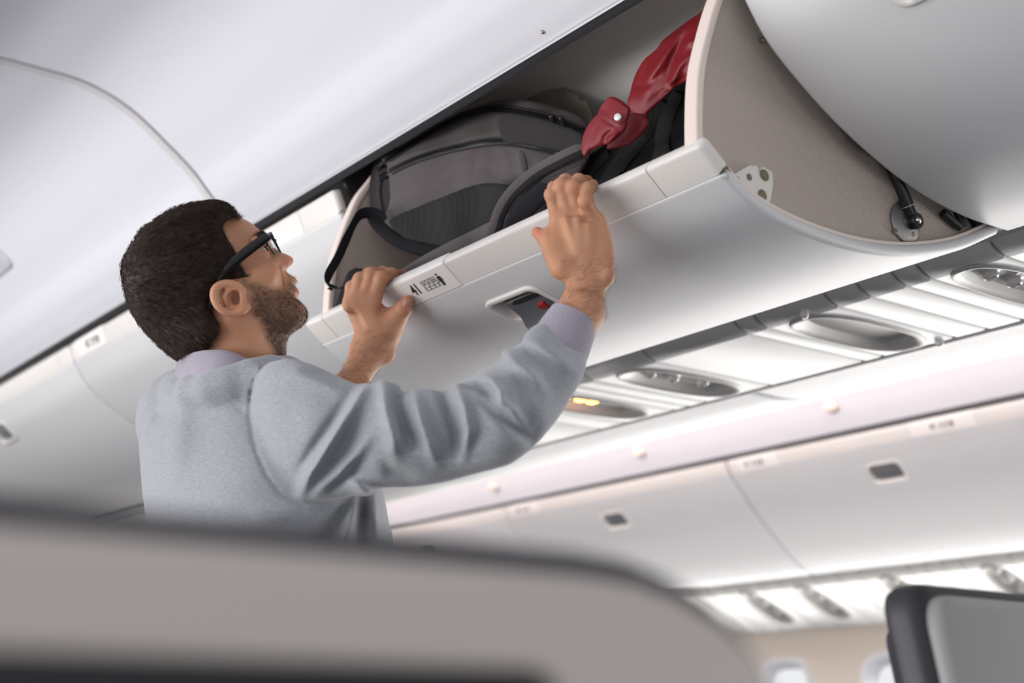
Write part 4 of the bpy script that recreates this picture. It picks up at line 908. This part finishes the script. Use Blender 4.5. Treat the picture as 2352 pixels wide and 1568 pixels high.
# ------------------------------------------------------------------ sweatshirt
def heather(name, c1, c2, scale=(60, 60, 260)):
    m = bpy.data.materials.new(name); m.use_nodes = True; nt = m.node_tree; b = nt.nodes['Principled BSDF']
    b.inputs['Roughness'].default_value = .95; b.inputs['Sheen Weight'].default_value = .35; b.inputs['Sheen Roughness'].default_value = .5; b.inputs['Specular IOR Level'].default_value = .1
    tc = nt.nodes.new('ShaderNodeTexCoord'); mp = nt.nodes.new('ShaderNodeMapping'); mp.inputs['Scale'].default_value = scale; nt.links.new(tc.outputs['Object'], mp.inputs[0])
    n = nt.nodes.new('ShaderNodeTexNoise'); n.inputs['Scale'].default_value = 1.6; n.inputs['Detail'].default_value = 6; n.inputs['Roughness'].default_value = .75; nt.links.new(mp.outputs[0], n.inputs['Vector'])
    n2 = nt.nodes.new('ShaderNodeTexNoise'); n2.inputs['Scale'].default_value = 900; n2.inputs['Detail'].default_value = 2; nt.links.new(tc.outputs['Object'], n2.inputs['Vector'])
    r = nt.nodes.new('ShaderNodeValToRGB'); r.color_ramp.elements[0].position = .36; r.color_ramp.elements[1].position = .64; r.color_ramp.elements[0].color = (*c2, 1); r.color_ramp.elements[1].color = (*c1, 1)
    nt.links.new(n.outputs['Fac'], r.inputs[0]); nt.links.new(r.outputs[0], b.inputs['Base Color'])
    ad = nt.nodes.new('ShaderNodeMath'); ad.operation = 'ADD'; nt.links.new(n.outputs['Fac'], ad.inputs[0]); nt.links.new(n2.outputs['Fac'], ad.inputs[1])
    bp = nt.nodes.new('ShaderNodeBump'); bp.inputs['Strength'].default_value = .45; bp.inputs['Distance'].default_value = .0012; nt.links.new(ad.outputs[0], bp.inputs['Height']); nt.links.new(bp.outputs[0], b.inputs['Normal'])
    MATS[name] = m; return m
GREYK = heather('heather_grey_knit', (.365, .38, .412), (.26, .272, .298), (110, 110, 420))
LILAC = heather('lilac_rib_knit', (.34, .31, .37), (.29, .265, .32), (300, 300, 60))
SEAM = [(643, 827), (605, 840), (586, 870), (576, 905), (574, 956), (580, 1000), (592, 1045), (612, 1090), (645, 1133), (695, 1158), (760, 1152), (830, 1138)]
tf = [ridge([(466, 858), (500, 895), (540, 930), (573, 958)], -.0016, 3), ridge([(452, 905), (466, 880), (482, 870)], -.004, 7), ridge([(440, 890), (455, 870), (470, 862)], .003, 6),
      ridge([(352, 975), (370, 948), (392, 925)], -.0035, 13), 
      ridge([(800, 1150), (775, 1190), (745, 1240), (730, 1300)], -.012, 13), ridge([(822, 1150), (808, 1190), (792, 1240), (785, 1320)], .008, 12), ridge([(832, 1135), (832, 1180), (829, 1240), (835, 1330)], -.012, 11), ridge([(858, 1125), (862, 1180), (868, 1240)], .008, 13),
      ridge([(560, 1180), (620, 1185), (700, 1175)], .004, 22), ridge([(420, 930), (410, 1000), (405, 1100)], .004, 30), ridge([(400, 872), (440, 858), (480, 850), (540, 848)], .002, 10)]
TM = [(400, 950, 1.95), (600, 900, 1.93), (620, 1150, 1.90), (600, 1600, 1.87)]
tb = bump_map(tf, (250, 780, 980, 1500), 3)
# lower outline kept well inside the hem; hem below the waist
for _i, _f in enumerate(tf): tf[_i] = (lambda g: (lambda X, Y: 1.5 * g(X, Y)))(_f)
tb = bump_map(tf, (250, 780, 980, 1500), 3)
to_ = Infl([(405, 868), (440, 856), (475, 850), (530, 842), (590, 826), (640, 824), (700, 838), (770, 880), (820, 960), (850, 1060), (872, 1110), (884, 1150), (893, 1200), (903, 1245), (912, 1400), (905, 1600), (860, 1670), (400, 1670), (345, 1600), (340, 1400), (339, 1250), (335, 1190), (327, 1130), (323, 1080), (319, 1020), (323, 992), (336, 962), (352, 944), (378, 925), (388, 905), (392, 882)], TM, ratio=1.03, g=5, bump=tb)
sf = [ridge([(838, 888), (795, 955), (752, 1025), (712, 1088), (688, 1142)], .013, 15), ridge([(812, 900), (770, 960), (722, 1030), (690, 1080)], -.007, 12),
      ridge([(905, 888), (915, 940), (930, 990), (950, 1030)], -.011, 12), ridge([(878, 880), (886, 950), (905, 1010), (905, 1050)], .009, 16),
      ridge([(952, 905), (966, 965), (988, 1025), (1002, 1060)], .009, 15), ridge([(1012, 899), (1028, 945), (1048, 1000), (1050, 1045)], -.010, 12),
      ridge([(1045, 888), (1064, 930), (1076, 990), (1062, 1050)], .009, 13), ridge([(1066, 884), (1100, 890), (1130, 912), (1140, 925)], -.013, 8), ridge([(1100, 868), (1132, 876), (1152, 898), (1150, 930)], .009, 11),
      ridge([(1095, 908), (1140, 945), (1185, 985), (1215, 1010)], -.009, 13), ridge([(1120, 905), (1170, 935), (1200, 960)], .006, 12),
      ridge([(1185, 850), (1200, 900), (1215, 960), (1225, 1010)], -.006, 18), ridge([(1160, 812), (1190, 840), (1230, 870), (1250, 900)], .007, 15), ridge([(1215, 780), (1245, 800), (1290, 830), (1320, 850)], .004, 16), ridge([(1205, 800), (1235, 825), (1270, 850)], -.005, 12),
      ridge([(855, 985), (815, 1050), (765, 1105), (712, 1145)], .008, 17), ridge([(835, 1050), (795, 1095), (745, 1130)], -.008, 12), ridge([(790, 1098), (826, 1118), (858, 1136)], .007, 12), ridge([(880, 1050), (900, 1080), (960, 1100)], -.004, 18),
      ridge([(700, 850), (740, 860), (790, 880)], -.004, 10), ridge([(640, 870), (680, 862), (740, 876), (800, 905)], .004, 18),
      ridge([(578, 962), (655, 1008), (714, 1039), (752, 1033), (848, 1038), (909, 1050), (990, 1058), (1086, 1051), (1157, 1039), (1212, 1022)], -.0013, 2.6)]
SM = [(560, 980, 1.86), (640, 960, 1.80), (720, 980, 1.772), (950, 1000, 1.72), (1200, 970, 1.668), (1290, 850, 1.715), (1330, 760, 1.76)]
for _i, _f in enumerate(sf[:-1]): sf[_i] = (lambda g: (lambda X, Y: 2.1 * g(X, Y)))(_f)
sb = bump_map(sf, (540, 680, 1420, 1200), 3)
so = Infl([(604, 838), (580, 890), (575, 956), (586, 1018), (609, 1085), (643, 1132), (695, 1158), (740, 1153), (776, 1147), (833, 1136), (876, 1120), (943, 1118), (1014, 1108), (1086, 1089), (1152, 1072), (1181, 1060), (1228, 1023), (1276, 968), (1309, 918), (1338, 866), (1347, 832), (1342, 806), (1310, 760), (1290, 742), (1257, 738), (1228, 748), (1205, 770), (1200, 784), (1180, 797), (1157, 806), (1147, 832), (1109, 848), (1071, 872), (1045, 885), (1017, 897), (975, 893), (938, 898), (924, 898), (915, 884), (895, 876), (871, 877), (845, 884), (824, 884), (776, 864), (748, 850), (705, 833), (660, 824)], SM, ratio=.86, g=3, bump=sb)
sw = Blend(); sw.u(to_, 0); sw.u(so, .014)
sw.u(cone(W(440, 965, 2.04), W(700, 1045, 2.12), .078, .062), .03); sw.u(cone(W(700, 1045, 2.12), W(775, 955, 2.165), .062, .050), .02)
_nb = [(405, 908, 1.935), (440, 897, 1.874), (485, 888, 1.847), (530, 876, 1.842), (580, 860, 1.848), (625, 852, 1.872), (655, 860, 1.94), (640, 865, 2.01), (560, 860, 2.045), (480, 865, 2.04), (420, 882, 1.985)]
for _a, _c in zip(_nb, _nb[1:] + _nb[:1]): sw.u(cone(W(*_a), W(*_c), .0115, .0115), .03)
class Shell:
    """thin seam groove along a line of the photo, near side only"""
    pass
SMAP = bump_map([ridge(SEAM, .0042, 4.2)], (540, 780, 900, 1200), 2)
class Seamed:
    def __init__(s, f): s.f = f
    def __call__(s, P, c=None, R=None):
        d = s.f(P, c, R) if c is not None else s.f(P); a, b, z = to_cam(P); return d + SMAP(a, b) * np.clip((1.94 - z) / .06, 0, 1)
    def lim(s): return 0
_b = Blend(); _sm = Seamed(sw); _b.u(_sm, 0)
V, Q = mesh_sdf(_b, (-2.45, .25, .98), (-.75, 1.35, 1.66), .0027)
swo = np_mesh('sweatshirt', V, Q, GREYK, man, relax=1)
swo['label'] = 'heather grey sweatshirt'
# neck rib standing above the sweatshirt, and the folded cuffs
cl = Blend(); 
co = Infl([(411, 818), (440, 810), (480, 806), (520, 808), (560, 818), (590, 828), (600, 845), (560, 862), (500, 872), (440, 885), (404, 892), (405, 868), (409, 840)], [(430, 850, 1.915), (520, 840, 1.86), (590, 840, 1.85)], ratio=.25, g=2.5)
nk = Blend()
ring0 = [(411, 824, 1.93), (440, 810, 1.880), (485, 803, 1.857), (530, 807, 1.852), (575, 826, 1.865), (620, 842, 1.885), (655, 858, 1.94), (640, 850, 2.0), (560, 825, 2.03), (480, 815, 2.02), (425, 815, 1.975)]
ring1 = [(400, 895, 1.935), (440, 885, 1.868), (485, 880, 1.838), (530, 880, 1.832), (575, 885, 1.838), (620, 890, 1.865), (655, 900, 1.94), (640, 895, 2.02), (560, 890, 2.06), (480, 890, 2.05), (420, 890, 1.99)]
a = closed_spline([W(*p) for p in ring0], 6); c = closed_spline([W(*p) for p in ring1], 6); n = len(a)
ctr = a.mean(0); V = []; F = []; rows = []
for t, o in ((0, -.0035), (0, 0), (.12, .0025), (.5, .003), (1, .0), (1, -.006), (.5, -.004)):
    p = a * (1 - t) + c * t; q = p - p.mean(0); q = q / np.linalg.norm(q, axis=1)[:, None]; rows.append(p + q * o)
for r in rows: V += list(r)
for i in range(len(rows)):
    for j in range(n): F.append((i * n + j, i * n + (j + 1) % n, ((i + 1) % len(rows)) * n + (j + 1) % n, ((i + 1) % len(rows)) * n + j))
cc = pyd('collar', V, F, LILAC, man, 60); cc['label'] = 'lilac grey knit collar'
def cuff(a, b, ra, rb, nm, fl):
    a = W(*a); b = W(*b); ax = _n(b - a); u = _n(np.cross(ax, CF)); v = np.cross(ax, u); prof = [(ra - .004, -.0), (ra, .001), (ra + .001, .006)] + [(ra + (rb - ra) * t + .0015 * math.sin(t * 3), t * np.linalg.norm(b - a)) for t in (.3, .6, .85, 1)] + [(rb - .01, np.linalg.norm(b - a))]
    V = []; F = []; n = 40
    for r, h in prof: V += [a + ax * h + r * (math.cos(2 * math.pi * j / n) * u + fl * math.sin(2 * math.pi * j / n) * v) for j in range(n)]
    for i in range(len(prof) - 1):
        for j in range(n): F.append((i * n + j, i * n + (j + 1) % n, (i + 1) * n + (j + 1) % n, (i + 1) * n + j))
    o = pyd(nm, V, F, LILAC, man, 60); o['label'] = 'lilac grey ribbed cuff'
cuff((1321, 724, 1.762), (1272, 822, 1.745), .0310, .0390, 'cuff', .9)
cuff((800, 905, 2.17), (770, 960, 2.16), .036, .045, 'cuff', .9)
# trousers and shoes: a standing pair of legs under the hem
TR = mat('dark_trousers', (.02, .022, .03), .9); tr = Blend()
hip = W(620, 1690, 1.87); hx, hy = float(hip[0]), float(hip[1])
tr.u(ell((hx, hy, 1.0), np.eye(3), (.19, .13, .16)), 0)
for sx in (-.10, .10):
    tr.u(cone((hx + sx, hy, .93), (hx + sx * 1.15, hy + .01, .50), .098, .07), .04); tr.u(cone((hx + sx * 1.15, hy + .01, .50), (hx + sx * 1.2, hy - .02, .10), .07, .055), .02)
V, Q = mesh_sdf(tr, (hx - .4, hy - .3, .02), (hx + .4, hy + .3, 1.2), .008); np_mesh('trousers', V, Q, TR, man)
for sx in (-.12, .12):
    sh = Blend(); sh.u(cone((hx + sx, hy - .05, .045), (hx + sx, hy + .15, .035), .045, .038), 0); sh.u(cone((hx + sx, hy - .03, .06), (hx + sx, hy - .02, .12), .045, .045), .02)
    sh.s(lambda P: P[..., 2], .002); V, Q = mesh_sdf(sh, (hx + sx - .1, hy - .15, -.03), (hx + sx + .1, hy + .25, .2), .006); np_mesh('shoe', V, Q, BLACK, man)
# ------------------------------------------------------------------ hair, beard, glasses
HAIRM = mat('dark_brown_hair', (.046, .027, .019), .55, spec=.22, var=.6, vscale=120)
HAIRM2 = mat('beard_brown_hair', (.045, .026, .018), .5)
hair_out = [(546, 491), (556, 500), (545, 501), (532, 500), (518, 509), (512, 522), (519, 540), (530, 560), (542, 580), (548, 600), (560, 618), (572, 634), (566, 640), (548, 640), (522, 641), (506, 650), (493, 662), (484, 680), (484, 705), (494, 728), (505, 752), (490, 781), (473, 806), (440, 816), (411, 830), (378, 812), (352, 787), (322, 755), (302, 727), (289, 700), (281, 663), (275, 634), (274, 610), (284, 588), (304, 556), (326, 524), (352, 506), (398, 476), (462, 457), (489, 452), (525, 466)]
HP = closed_spline(hair_out, 5); X, Y = np.meshgrid(np.arange(240, 620, 2.), np.arange(420, 860, 2.), indexing='ij')
HSD = Grid2(240, 420, 2., poly_sd(HP, X, Y))
SKP = closed_spline(head_out[:-10] + head_out[-10:], 5); skin_sd = poly_sd(SKP, X, Y); SSD = Grid2(240, 420, 2., skin_sd)
class Hair:
    bs = (W(430, 640, HM), .17)
    def __call__(s, P):
        a, b, z = to_cam(P); k = body(P) if False else hb(P)
        sd = HSD(a, b); t = np.clip((-sd) / 28., 0, 1)
        top = np.clip((560 - b) / 100, 0, 1); th = .0035 + .0125 * np.sqrt(t) * 1. + .006 * top * t
        # clumpy relief
        th = th + .0012 * np.sin(a * .19 + 2 * np.sin(b * .09)) * np.sin(b * .23 + 3 * np.sin(a * .05) + z * 60)
        d = k - th; return np.maximum(d, sd * HM / FPX * .9)
hb = Blend(); hb.u(head, 0); hb.u(ell(hp(425, 615, 0), tilt_R(28), (.076, .067, .074)), .02)
_h = Blend(); _h.u(Hair(), 0)
c = W(430, 640, HM); V, Q = mesh_sdf(_h, c - .16, c + .16, .0026)
hair = np_mesh('hair', V, Q, HAIRM, man, relax=2); hair['label'] = 'short dark brown hair'
def mesh_pts(o):
    me = o.data; n = len(me.vertices); P = np.empty(n * 3, np.float32); N = np.empty(n * 3, np.float32); me.vertices.foreach_get('co', P); me.vertices.foreach_get('normal', N); return P.reshape(-1, 3).astype(float), N.reshape(-1, 3).astype(float)
rng = np.random.default_rng(7)
def strands(name, P0, N0, D, L, r, lift, curl, seg, m, parent, droop=0., sides=3):
    """many fine tapered hairs in one mesh"""
    n = len(P0); T = D - (D * N0).sum(1)[:, None] * N0; T /= np.linalg.norm(T, axis=1)[:, None] + 1e-9; B = np.cross(N0, T)
    ks = np.arange(seg + 1) / seg; pts = []
    for k in ks:
        h = L * k; pts.append(P0 + T * h[:, None] + N0 * (lift * np.sin(k * 1.9) - droop * k * k)[:, None] + B * (curl * np.sin(k * 2.5))[:, None])
    V = np.zeros((n, seg + 1, sides, 3)); 
    for i, k in enumerate(ks):
        rr_ = r * (1 - .85 * k)
        for j in range(sides):
            a = 2 * math.pi * j / sides; V[:, i, j] = pts[i] + (math.cos(a) * B + math.sin(a) * N0) * (rr_[:, None] if hasattr(rr_, '__len__') and np.ndim(rr_) else rr_)
    V = V.reshape(-1, 3); base = (np.arange(n) * (seg + 1) * sides)[:, None]; q = []
    for i in range(seg):
        for j in range(sides): q.append([i * sides + j, i * sides + (j + 1) % sides, (i + 1) * sides + (j + 1) % sides, (i + 1) * sides + j])
    Q = (base[:, None, :] + np.array(q)[None]).reshape(-1, 4); return np_mesh(name, V, Q, m, parent, relax=0)
P, N = mesh_pts(hair)
a, b, z = to_cam(P); ok = (HSD(a, b) < -1.0); idx = np.where(ok)[0]; sel = rng.choice(idx, 17000); P0 = P[sel] + rng.normal(0, .0013, (len(sel), 3)); N0 = N[sel]
whorl = W(318, 640, HM); D = P0 - whorl + rng.normal(0, .012, P0.shape); a, b, z = to_cam(P0)
fr = np.clip((a - 470) / 60, 0, 1) * np.clip((560 - b) / 60, 0, 1); D = D / np.linalg.norm(D, axis=1)[:, None] + fr[:, None] * (CR * .3 + CD * .3)
t = np.clip(-HSD(a, b) / 25., .12, 1); n = len(sel)
strands('hair', P0, N0, D, (.010 + .014 * rng.random(n)) * t ** .6, .00030, (.003 + .0045 * rng.random(n)) * t, rng.normal(0, .0032, n), 4, HAIRM, man, droop=.002 * t)
# beard
beard_out = [(548, 636), (572, 634), (585, 640), (612, 648), (640, 655), (650, 640), (655, 625), (670, 625), (684, 650), (682, 672), (690, 690), (712, 720), (700, 745), (670, 770), (662, 790), (660, 824), (630, 824), (612, 790), (596, 745), (575, 722), (572, 700), (566, 670), (552, 655)]
BX_, BY_ = np.meshgrid(np.arange(520, 740, 2.), np.arange(590, 850, 2.), indexing='ij'); BSD = Grid2(520, 590, 2., poly_sd(closed_spline(beard_out, 4), BX_, BY_))
P, N = mesh_pts(bo); a, b, z = to_cam(P); inb = (a > 530) & (a < 720) & (b > 610) & (b < 835) & (z < 2.1) & (z > 1.75)
dens = np.where(inb, np.clip(-BSD(a, b) / 16., 0, 1), 0)
lips = (np.hypot(a - 683, (b - 674)) < 8); dens[lips] = 0
idx = np.where(dens > .02)[0]; pr = dens[idx] * (.35 + .65 * np.clip((b[idx] - 640) / 60, 0, 1)); sel = rng.choice(idx, 9500, p=pr / pr.sum()); P0 = P[sel] + rng.normal(0, .0009, (len(sel), 3)); N0 = N[sel]
D = np.tile(CD * .8 + CR * .35, (len(sel), 1)) + rng.normal(0, .45, (len(sel), 3)); n = len(sel)
bd = strands('beard', P0, N0, D, .0025 + .0035 * rng.random(n), .00016, .0010 + .001 * rng.random(n), rng.normal(0, .0007, n), 2, HAIRM2, man); bd['label'] = 'short brown beard stubble'
# stubble shadow as skin colour where the beard grows
ca = bo.data.color_attributes.new('beard_mask', 'FLOAT_COLOR', 'POINT')
mask = dens * (.30 + .35 * np.clip((b - 640) / 60, 0, 1)); col = np.stack([mask, np.zeros_like(mask), np.zeros_like(mask), np.ones_like(mask)], 1)
# redder ear, nose, lips and finger joints
red = np.zeros(len(P))
for (x, y, r_, s__) in ((683, 668, 8, .55), (663, 600, 14, .5), (530, 688, 36, .25), (1236, 535, 16, .8), (936, 700, 18, .6), (1346, 462, 14, .35), (880, 705, 16, .5), (1290, 425, 12, .3), (1315, 428, 12, .3)):
    red = np.maximum(red, s__ * np.exp(-((a - x) ** 2 + (b - y) ** 2) / r_ ** 2) * (z < 2.3))
col[:, 1] = red; ca.data.foreach_set('color', col.astype(np.float32).ravel())
nt = SKIN.node_tree; at = nt.nodes.new('ShaderNodeAttribute'); at.attribute_name = 'beard_mask'; sp = nt.nodes.new('ShaderNodeSeparateColor'); nt.links.new(at.outputs['Color'], sp.inputs[0])
bs = nt.nodes['Principled BSDF']; src = bs.inputs['Base Color'].links[0].from_socket
m1 = nt.nodes.new('ShaderNodeMix'); m1.data_type = 'RGBA'; nt.links.new(src, m1.inputs[6]); m1.inputs[7].default_value = (.10, .058, .042, 1); nt.links.new(sp.outputs[0], m1.inputs[0])
m2 = nt.nodes.new('ShaderNodeMix'); m2.data_type = 'RGBA'; nt.links.new(m1.outputs[2], m2.inputs[6]); m2.inputs[7].default_value = (.50, .17, .12, 1); nt.links.new(sp.outputs[1], m2.inputs[0]); nt.links.new(m2.outputs[2], bs.inputs['Base Color'])
# eyebrows
for zs in (1, -1):
    b0 = [hp(602, 541, .012 + zs * .010 - .0), hp(597, 542, .012 + zs * .028), hp(589, 550, .012 + zs * .042)]
    t = rng.random(420) ** 1.2; c_ = np.array([b0[0] * (1 - x) ** 2 + 2 * x * (1 - x) * b0[1] + x * x * b0[2] for x in t]); c_ += rng.normal(0, .0018, c_.shape)
    tr_ = bvh(bo); out = []; nn = []
    for p in c_:
        q, n_, _, _ = tr_.find_nearest(Vector(p)); out.append(np.array(q)); nn.append(np.array(n_))
    D = np.tile(-(CR * .5) + CF * zs * .8 - CD * .2, (420, 1)) + rng.normal(0, .2, (420, 3)); strands('eyebrow', np.array(out), np.array(nn), D, .005 + .003 * rng.random(420), .00016, .0012 * np.ones(420), rng.normal(0, .0004, 420), 2, HAIRM, man)
# dark hair on the forearms
P, N = mesh_pts(bo); a, b, z = to_cam(P)
fa = ((a > 1285) & (a < 1410) & (b > 590) & (b < 740) & (z < 1.80)) | ((a > 775) & (a < 905) & (b > 760) & (b < 900) & (z < 2.20) & (z > 2.05))
idx = np.where(fa)[0]; sel = rng.choice(idx, 2000); P0 = P[sel] + rng.normal(0, .001, (len(sel), 3)); n = len(sel)
D = np.tile(CR * .9 - CD * .25, (n, 1)) + rng.normal(0, .35, (n, 3)); ah = strands('arm_hair', P0, N[sel], D, .006 + .007 * rng.random(n), .00009, .0008 + .001 * rng.random(n), rng.normal(0, .0012, n), 3, HAIRM2, man); ah['label'] = 'fine brown arm hair'
# eyes
for zs in (1, -1):
    c = hp(597, 583, .012 + zs * .033); e = MB().ball(c, .0118, 10); ey = e.build('eye', mat('eye_white', (.62, .58, .55), .2), man, 90)
    fwd = _n(CR * .78 - CD * .62 + CF * .05); 
    lp = np.array([c + _n(fwd * 1. + CF * q) * .0136 + np.cross(fwd, CF) * -.0026 for q in rng.uniform(-.75, .75, 110)]); lp = lp + np.cross(fwd, CF) * .0052 * (1 if np.cross(fwd, CF) @ (-CD) > 0 else -1)
    strands('eyelashes', lp, np.tile(fwd, (110, 1)), np.tile(-CD * .8, (110, 1)) + rng.normal(0, .2, (110, 3)), .003 * np.ones(110), .00018, .006 * np.ones(110), rng.normal(0, .0008, 110), 3, HAIRM, man)
    MB().lathe(c + fwd * .0110, fwd, [(.0055, 0), (.005, .0012), (.0022, .0018), (.0001, .002)], 16).build('iris', mat('iris_brown', (.03, .018, .012), .15), ey, 60)
# fingernails
def nail(px, py, wd, ang, n_dir, w_=.006, l_=.0075, nm='fingernail'):
    c = W(px, py, wd); n = _n(n_dir); t = math.cos(ang) * CR + math.sin(ang) * CD; t = _n(t - n * (t @ n)); s = np.cross(n, t)
    V = []; k = 16
    for sc__, h in ((1, -.002), (1, .0002), (.8, .0009), (.3, .0013)): V += [c + t * l_ * sc__ * math.cos(q) + s * w_ * sc__ * math.sin(q) + n * (h - .0022 * (sc__ * math.sin(q)) ** 2) for q in np.linspace(0, 2 * math.pi, k, endpoint=False)]
    F = [(i * k + j, i * k + (j + 1) % k, (i + 1) * k + (j + 1) % k, (i + 1) * k + j) for i in range(3) for j in range(k)] + [tuple(3 * k + j for j in range(k))]
    pyd(nm, V, F, mat('nail_pink', (.50, .27, .22), .3), man, 70)
bt = bvh(bo)
for (px, py, ang) in ((936, 697, -.95),):
    p, n_ = hit(bt, px, py, .0004)
    if p is not None: w0 = (p - CAM) @ CF; nail(px, py, w0, ang, n_ * .6 + CD * .2 + CR * .3)
# glasses --------------------------------------------------
gl = root('eyeglasses', W(560, 600, HM - .07), 'black framed eyeglasses worn on the bearded face', 'eyeglasses')
FRM = mat('glossy_black_acetate', (.004, .004, .005), .3, spec=.3)
def arm(z, nm):
    g = [W(x, y, HM + z + dz) for x, y, dz in ((616, 540, 0), (607, 548, 0), (590, 560, 0), (561, 582, -.001), (530, 608, -.002), (510, 632, -.001), (499, 655, 0), (489, 682, .001), (482, 708, .003))]
    rad = [.0058, .0064, .0066, .0068, .0066, .0056, .0046, .0040, .0036]; g2 = spline(g, 4); r2 = np.interp(np.linspace(0, 8, len(g2)), range(9), rad)
    MB().tube(g2, list(r2), 12, flat=(CF, .38)).build('temple_arm', FRM, gl, 60)
arm(-.0735, 'r'); arm(.090, 'l')
def lensf(q, nm):
    q = [W(x, y, HM + dz) for x, y, dz in q]; c = sum(q) / 4; pts = []
    for i in range(4):
        a_, b_, d_ = q[i - 1], q[i], q[(i + 1) % 4]
        for t in (0, .5, 1): 
            A = b_ + (a_ - b_) * .18; B = b_ + (d_ - b_) * .18; pts.append((1 - t) ** 2 * A + 2 * t * (1 - t) * b_ + t * t * B)
    pts.append(pts[0]); p2 = spline(pts, 3)
    nrm = _n(np.cross(q[1] - q[0], q[2] - q[1])); MB().tube(spline([q[0], q[0] * .12 + q[1] * .88, q[1] * .85 + q[2] * .15, q[2]], 6), [.0030] * 13 + [.0026, .0024, .0022, .002, .0018, .0015], 8).build('rim', FRM, gl, 60)
    n = len(p2) - 1; V = [p + nrm * .0006 for p in p2[:-1]] + [p - nrm * .0006 for p in p2[:-1]]; F = [tuple(range(n)), tuple(range(n, 2 * n))[::-1]] + [(i, (i + 1) % n, n + (i + 1) % n, n + i) for i in range(n)]
    LG = mat('clear_lens', (.97, .98, 1), .01, trans=1); LG.node_tree.nodes['Principled BSDF'].inputs['IOR'].default_value = 1.15; pyd('lens', V, F, LG, gl, 0)
lensf([(607, 547, -.071), (620, 537, -.020 + .012), (644, 580, -.020 + .012), (630, 586, -.066)], 'r')
lensf([(621, 537, .018 + .012), (612, 545, .083), (634, 584, .080), (645, 581, .018 + .012)], 'l')
MB().tube([W(628, 551, HM - .008), W(632, 552, HM + .011), W(628, 551, HM + .030)], .0022, 8).build('bridge', FRM, gl, 60)
# ------------------------------------------------------------------ seats in the foreground
SHELL = mat('seat_shell_taupe', (.46, .41, .385), .55, bump=.2, bscale=500)
SHELL2 = mat('seat_shell_grey', (.30, .30, .30), .4, bump=.2, bscale=500)
RIM = mat('seat_rim_dark', (.022, .022, .028), .5)
SEATF = mat('seat_fabric_navy', (.03, .033, .05), .9, bump=.6, bscale=400)
SCR = mat('screen_black', (.006, .006, .007), .25)
def seat(xb, y0, y1, zt, label, shell, screen=True, rad=.10):
    rt = root('airline_seat', (xb - .25, (y0 + y1) / 2, 0), label, 'seat')
    def slab(nm, hy, z0, z1, xa, xc, r, m, par, edge=.012, tl=.18, sh=0):
        """rounded slab between planes xa..xc, leaning back with tl"""
        yc = (y0 + y1) / 2 + sh; pl = [tuple(p) for p in rounded([(-hy, z0), (hy, z0), (hy, z1), (-hy, z1)], [.03, .03, r, r], 8)]
        cx = np.mean(pl, axis=0); V = []; F = []; k = len(pl); st = []
        for i in range(5): a = math.pi / 2 * i / 4; st.append((xa - edge * (1 - math.cos(a)) + 0, edge * (1 - math.sin(a))))
        st = [(xa - edge * (1 - math.sin(math.pi / 2 * i / 4)) + 0, edge * (1 - math.sin(math.pi / 2 * i / 4))) for i in range(0)] or [(xa, edge), (xa - edge * .3, edge * .3), (xa - edge, 0), (xc + edge, 0), (xc + edge * .3, edge * .3), (xc, edge)]
        for x, d in st:
            for p in inset2(pl, d): V.append((x + (p[1] - zt) * -tl, yc + p[0], p[1]))
        for i in range(len(st) - 1):
            for j in range(k): F.append((i * k + j, i * k + (j + 1) % k, (i + 1) * k + (j + 1) % k, (i + 1) * k + j))
        F += [tuple(range(k))[::-1], tuple((len(st) - 1) * k + j for j in range(k))]
        return pyd(nm, V, F, m, par, 50)
    hy = (y1 - y0) / 2
    bk = slab('backrest', hy - .012, .42, zt - .012, xb, xb - .045, rad, shell, rt, .010)
    slab('rim', hy, .42, zt, xb - .016, xb - .060, rad, RIM, rt, .012)
    slab('cushion', hy - .06, .45, zt - .03, xb - .06, xb - .12, rad * .8, SEATF, rt, .025)
    slab('headrest', hy - .08, zt - .17, zt + .004, xb - .055, xb - .10, rad * .6, SEATF, rt, .02)
    if screen:
        sc_ = slab('screen', hy - .075, zt - .25, zt - .047, xb + .009, xb - .004, .012, SCR, bk, .003, sh=-.07)
    MB().add(*extr([tuple(p) for p in rounded([(y0 + .01, .36), (y1 - .01, .36), (y1 - .01, .46), (y0 + .01, .46)], .03)], xb - .55, xb - .06, .03, .03, 4)).build('seat_cushion', SEATF, rt)
    for y in (y0 - .012, y1 + .012): MB().add(*extr([tuple(p) for p in rounded([(y - .022, .60), (y + .022, .60), (y + .022, .66), (y - .022, .66)], .012)], xb - .45, xb - .05, .015, .015, 3)).build('armrest', RIM, rt)
    for x in (xb - .45, xb - .12):
        for y in (y0 + .06, y1 - .06): MB().cyl((x, y, 0), (x, y, .37), .018, 12).build('leg', ALU, rt)
    return rt
seat(-.40, -.05, .452, 1.099, 'blurred taupe seat back with a black screen filling the lower left foreground', SHELL)
seat(-.86, 1.135, 1.60, 1.174, 'blurred grey seat back with a dark rim at the lower right corner', SHELL2, rad=.035, screen=False)
